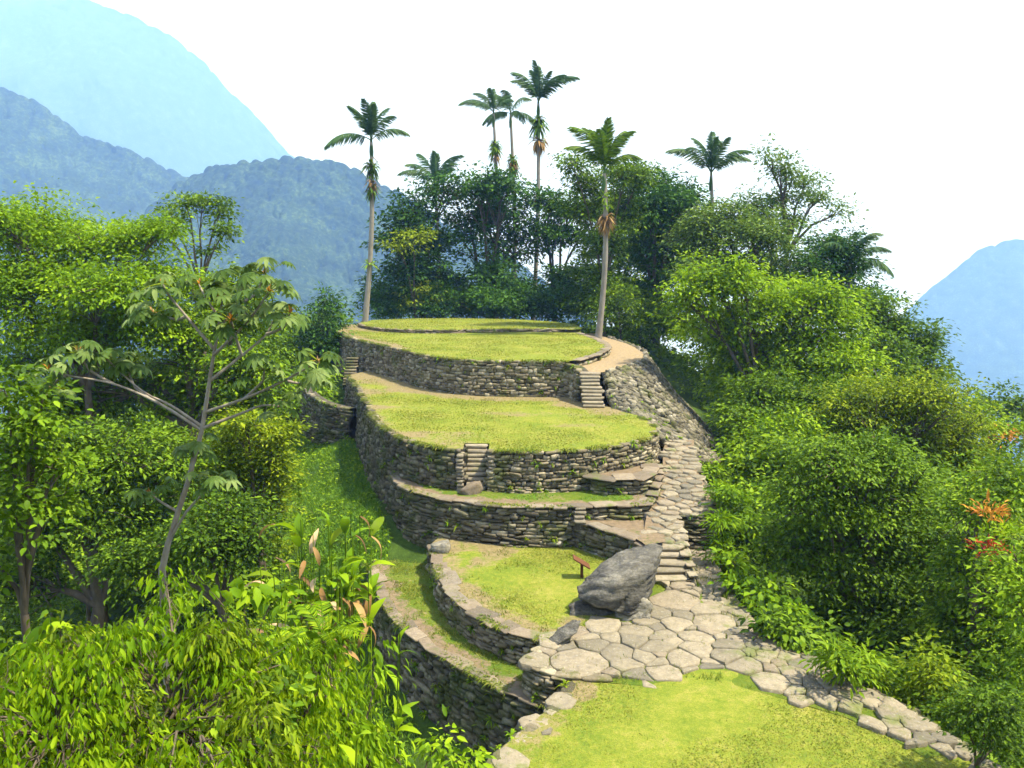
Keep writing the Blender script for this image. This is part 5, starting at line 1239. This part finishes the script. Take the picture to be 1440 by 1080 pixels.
cover_leaves('undergrowth', 'leafy undergrowth on the shaded forest slope', [(-7.5, 22), (-12, 30), (-14, 38), (-16, 46), (-18, 55), (-18, 72), (-40, 80), (-40, 14), (-14, 10), (-6, 13), (-2.5, 16), (-2.2, 19.5), (-4, 20)], 32000, .3, .5, 1.3, LEAF['forest'])
cover_leaves('undergrowth', 'leafy undergrowth on the sunny slope beside the path', [(11.9, 12), (11.4, 18), (10.2, 21), (8.7, 23.3), (8.4, 26), (8.5, 31), (9.3, 33), (9.6, 38), (11, 44), (14, 50), (15.6, 57), (15.4, 66), (14, 76), (40, 80), (40, 12)], 32000, .3, .5, 1.2, LEAF['mid'])
cover_leaves('undergrowth', 'leafy undergrowth on the near slope below the viewpoint', [(-14, 4), (-2.5, 4), (-1.2, 9), (-1.5, 13), (-1.6, 16), (-2.2, 19), (-8, 17), (-14, 12)], 26000, .18, .5, .7, LEAF['mid'])
cover_leaves('undergrowth', 'ferny undergrowth behind the uppermost lawn', [(-20, 80), (-15.5, 87.5), (-11, 91), (-5.5, 91.5), (0, 89.5), (5, 84), (7, 79), (14, 74), (22, 80), (20, 112), (-24, 112), (-28, 84)], 26000, .45, .5, 1.8, LEAF['forest'])

# ------------------------------------------------------------------ small plants rooted in the wall joints
TUFT_W = [tuft_mesh(16, 1, .10, 1.6, (-.5, 1.2)) for _ in range(3)]
for t_, k_ in zip(TUFT_W, ('mid', 'bright', 'yellow')): t_.materials.append(LEAF[k_])
for w_ in [q for q in C.objects if q.get('category') in ('wall', 'embankment')]:
    st_ = [q for q in w_.children if q.name.startswith('stone')]
    for q in random.sample(st_, min(len(st_), max(3, len(st_) // 9))):
        m_w = WM[q.name]; p_ = m_w.translation + (m_w.to_3x3() @ Vector((0, .5, .3)))
        put('wall_plant', random.choice(TUFT_W), None, w_, Matrix.Translation(p_) @ Matrix.Rotation(random.uniform(0, 6), 4, 'Z') @ Matrix.Scale(random.uniform(.10, .34), 4))

# ------------------------------------------------------------------ haze: one closed box of even air
DENS = 0.00028
m, nt, out = new_mat('haze_air')
pv = nd(nt, 'ShaderNodeVolumePrincipled'); pv.inputs['Color'].default_value = (0.22, 0.42, 1.0, 1); pv.inputs['Density'].default_value = DENS
pv.inputs['Anisotropy'].default_value = 0.0
pv.inputs['Absorption Color'].default_value = (1, 1, 1, 1)
nt.links.new(pv.outputs[0], out.inputs['Volume'])
deps = [v for o in C.objects if o.name.startswith(('mountain', 'ground')) for v in o.bound_box]
zs = [v[2] for v in deps]; xs = [v[0] for v in deps]; ys = [v[1] for v in deps]
x0, x1, y0, y1, z0, z1 = min(xs) - 5, max(xs) + 5, min(ys) - 5, max(ys) + 5, min(zs) - 1, max(zs) + 6
bm = bmesh.new(); bmesh.ops.create_cube(bm, size=1)
bmesh.ops.scale(bm, vec=(x1 - x0, y1 - y0, z1 - z0), verts=bm.verts); bmesh.ops.translate(bm, vec=((x0 + x1) / 2, (y0 + y1) / 2, (z0 + z1) / 2), verts=bm.verts)
me = bpy.data.meshes.new('haze'); bm.to_mesh(me); bm.free()
tag(put('haze', me, m), 'thin blue haze filling the valley air', 'haze', None, 'stuff')
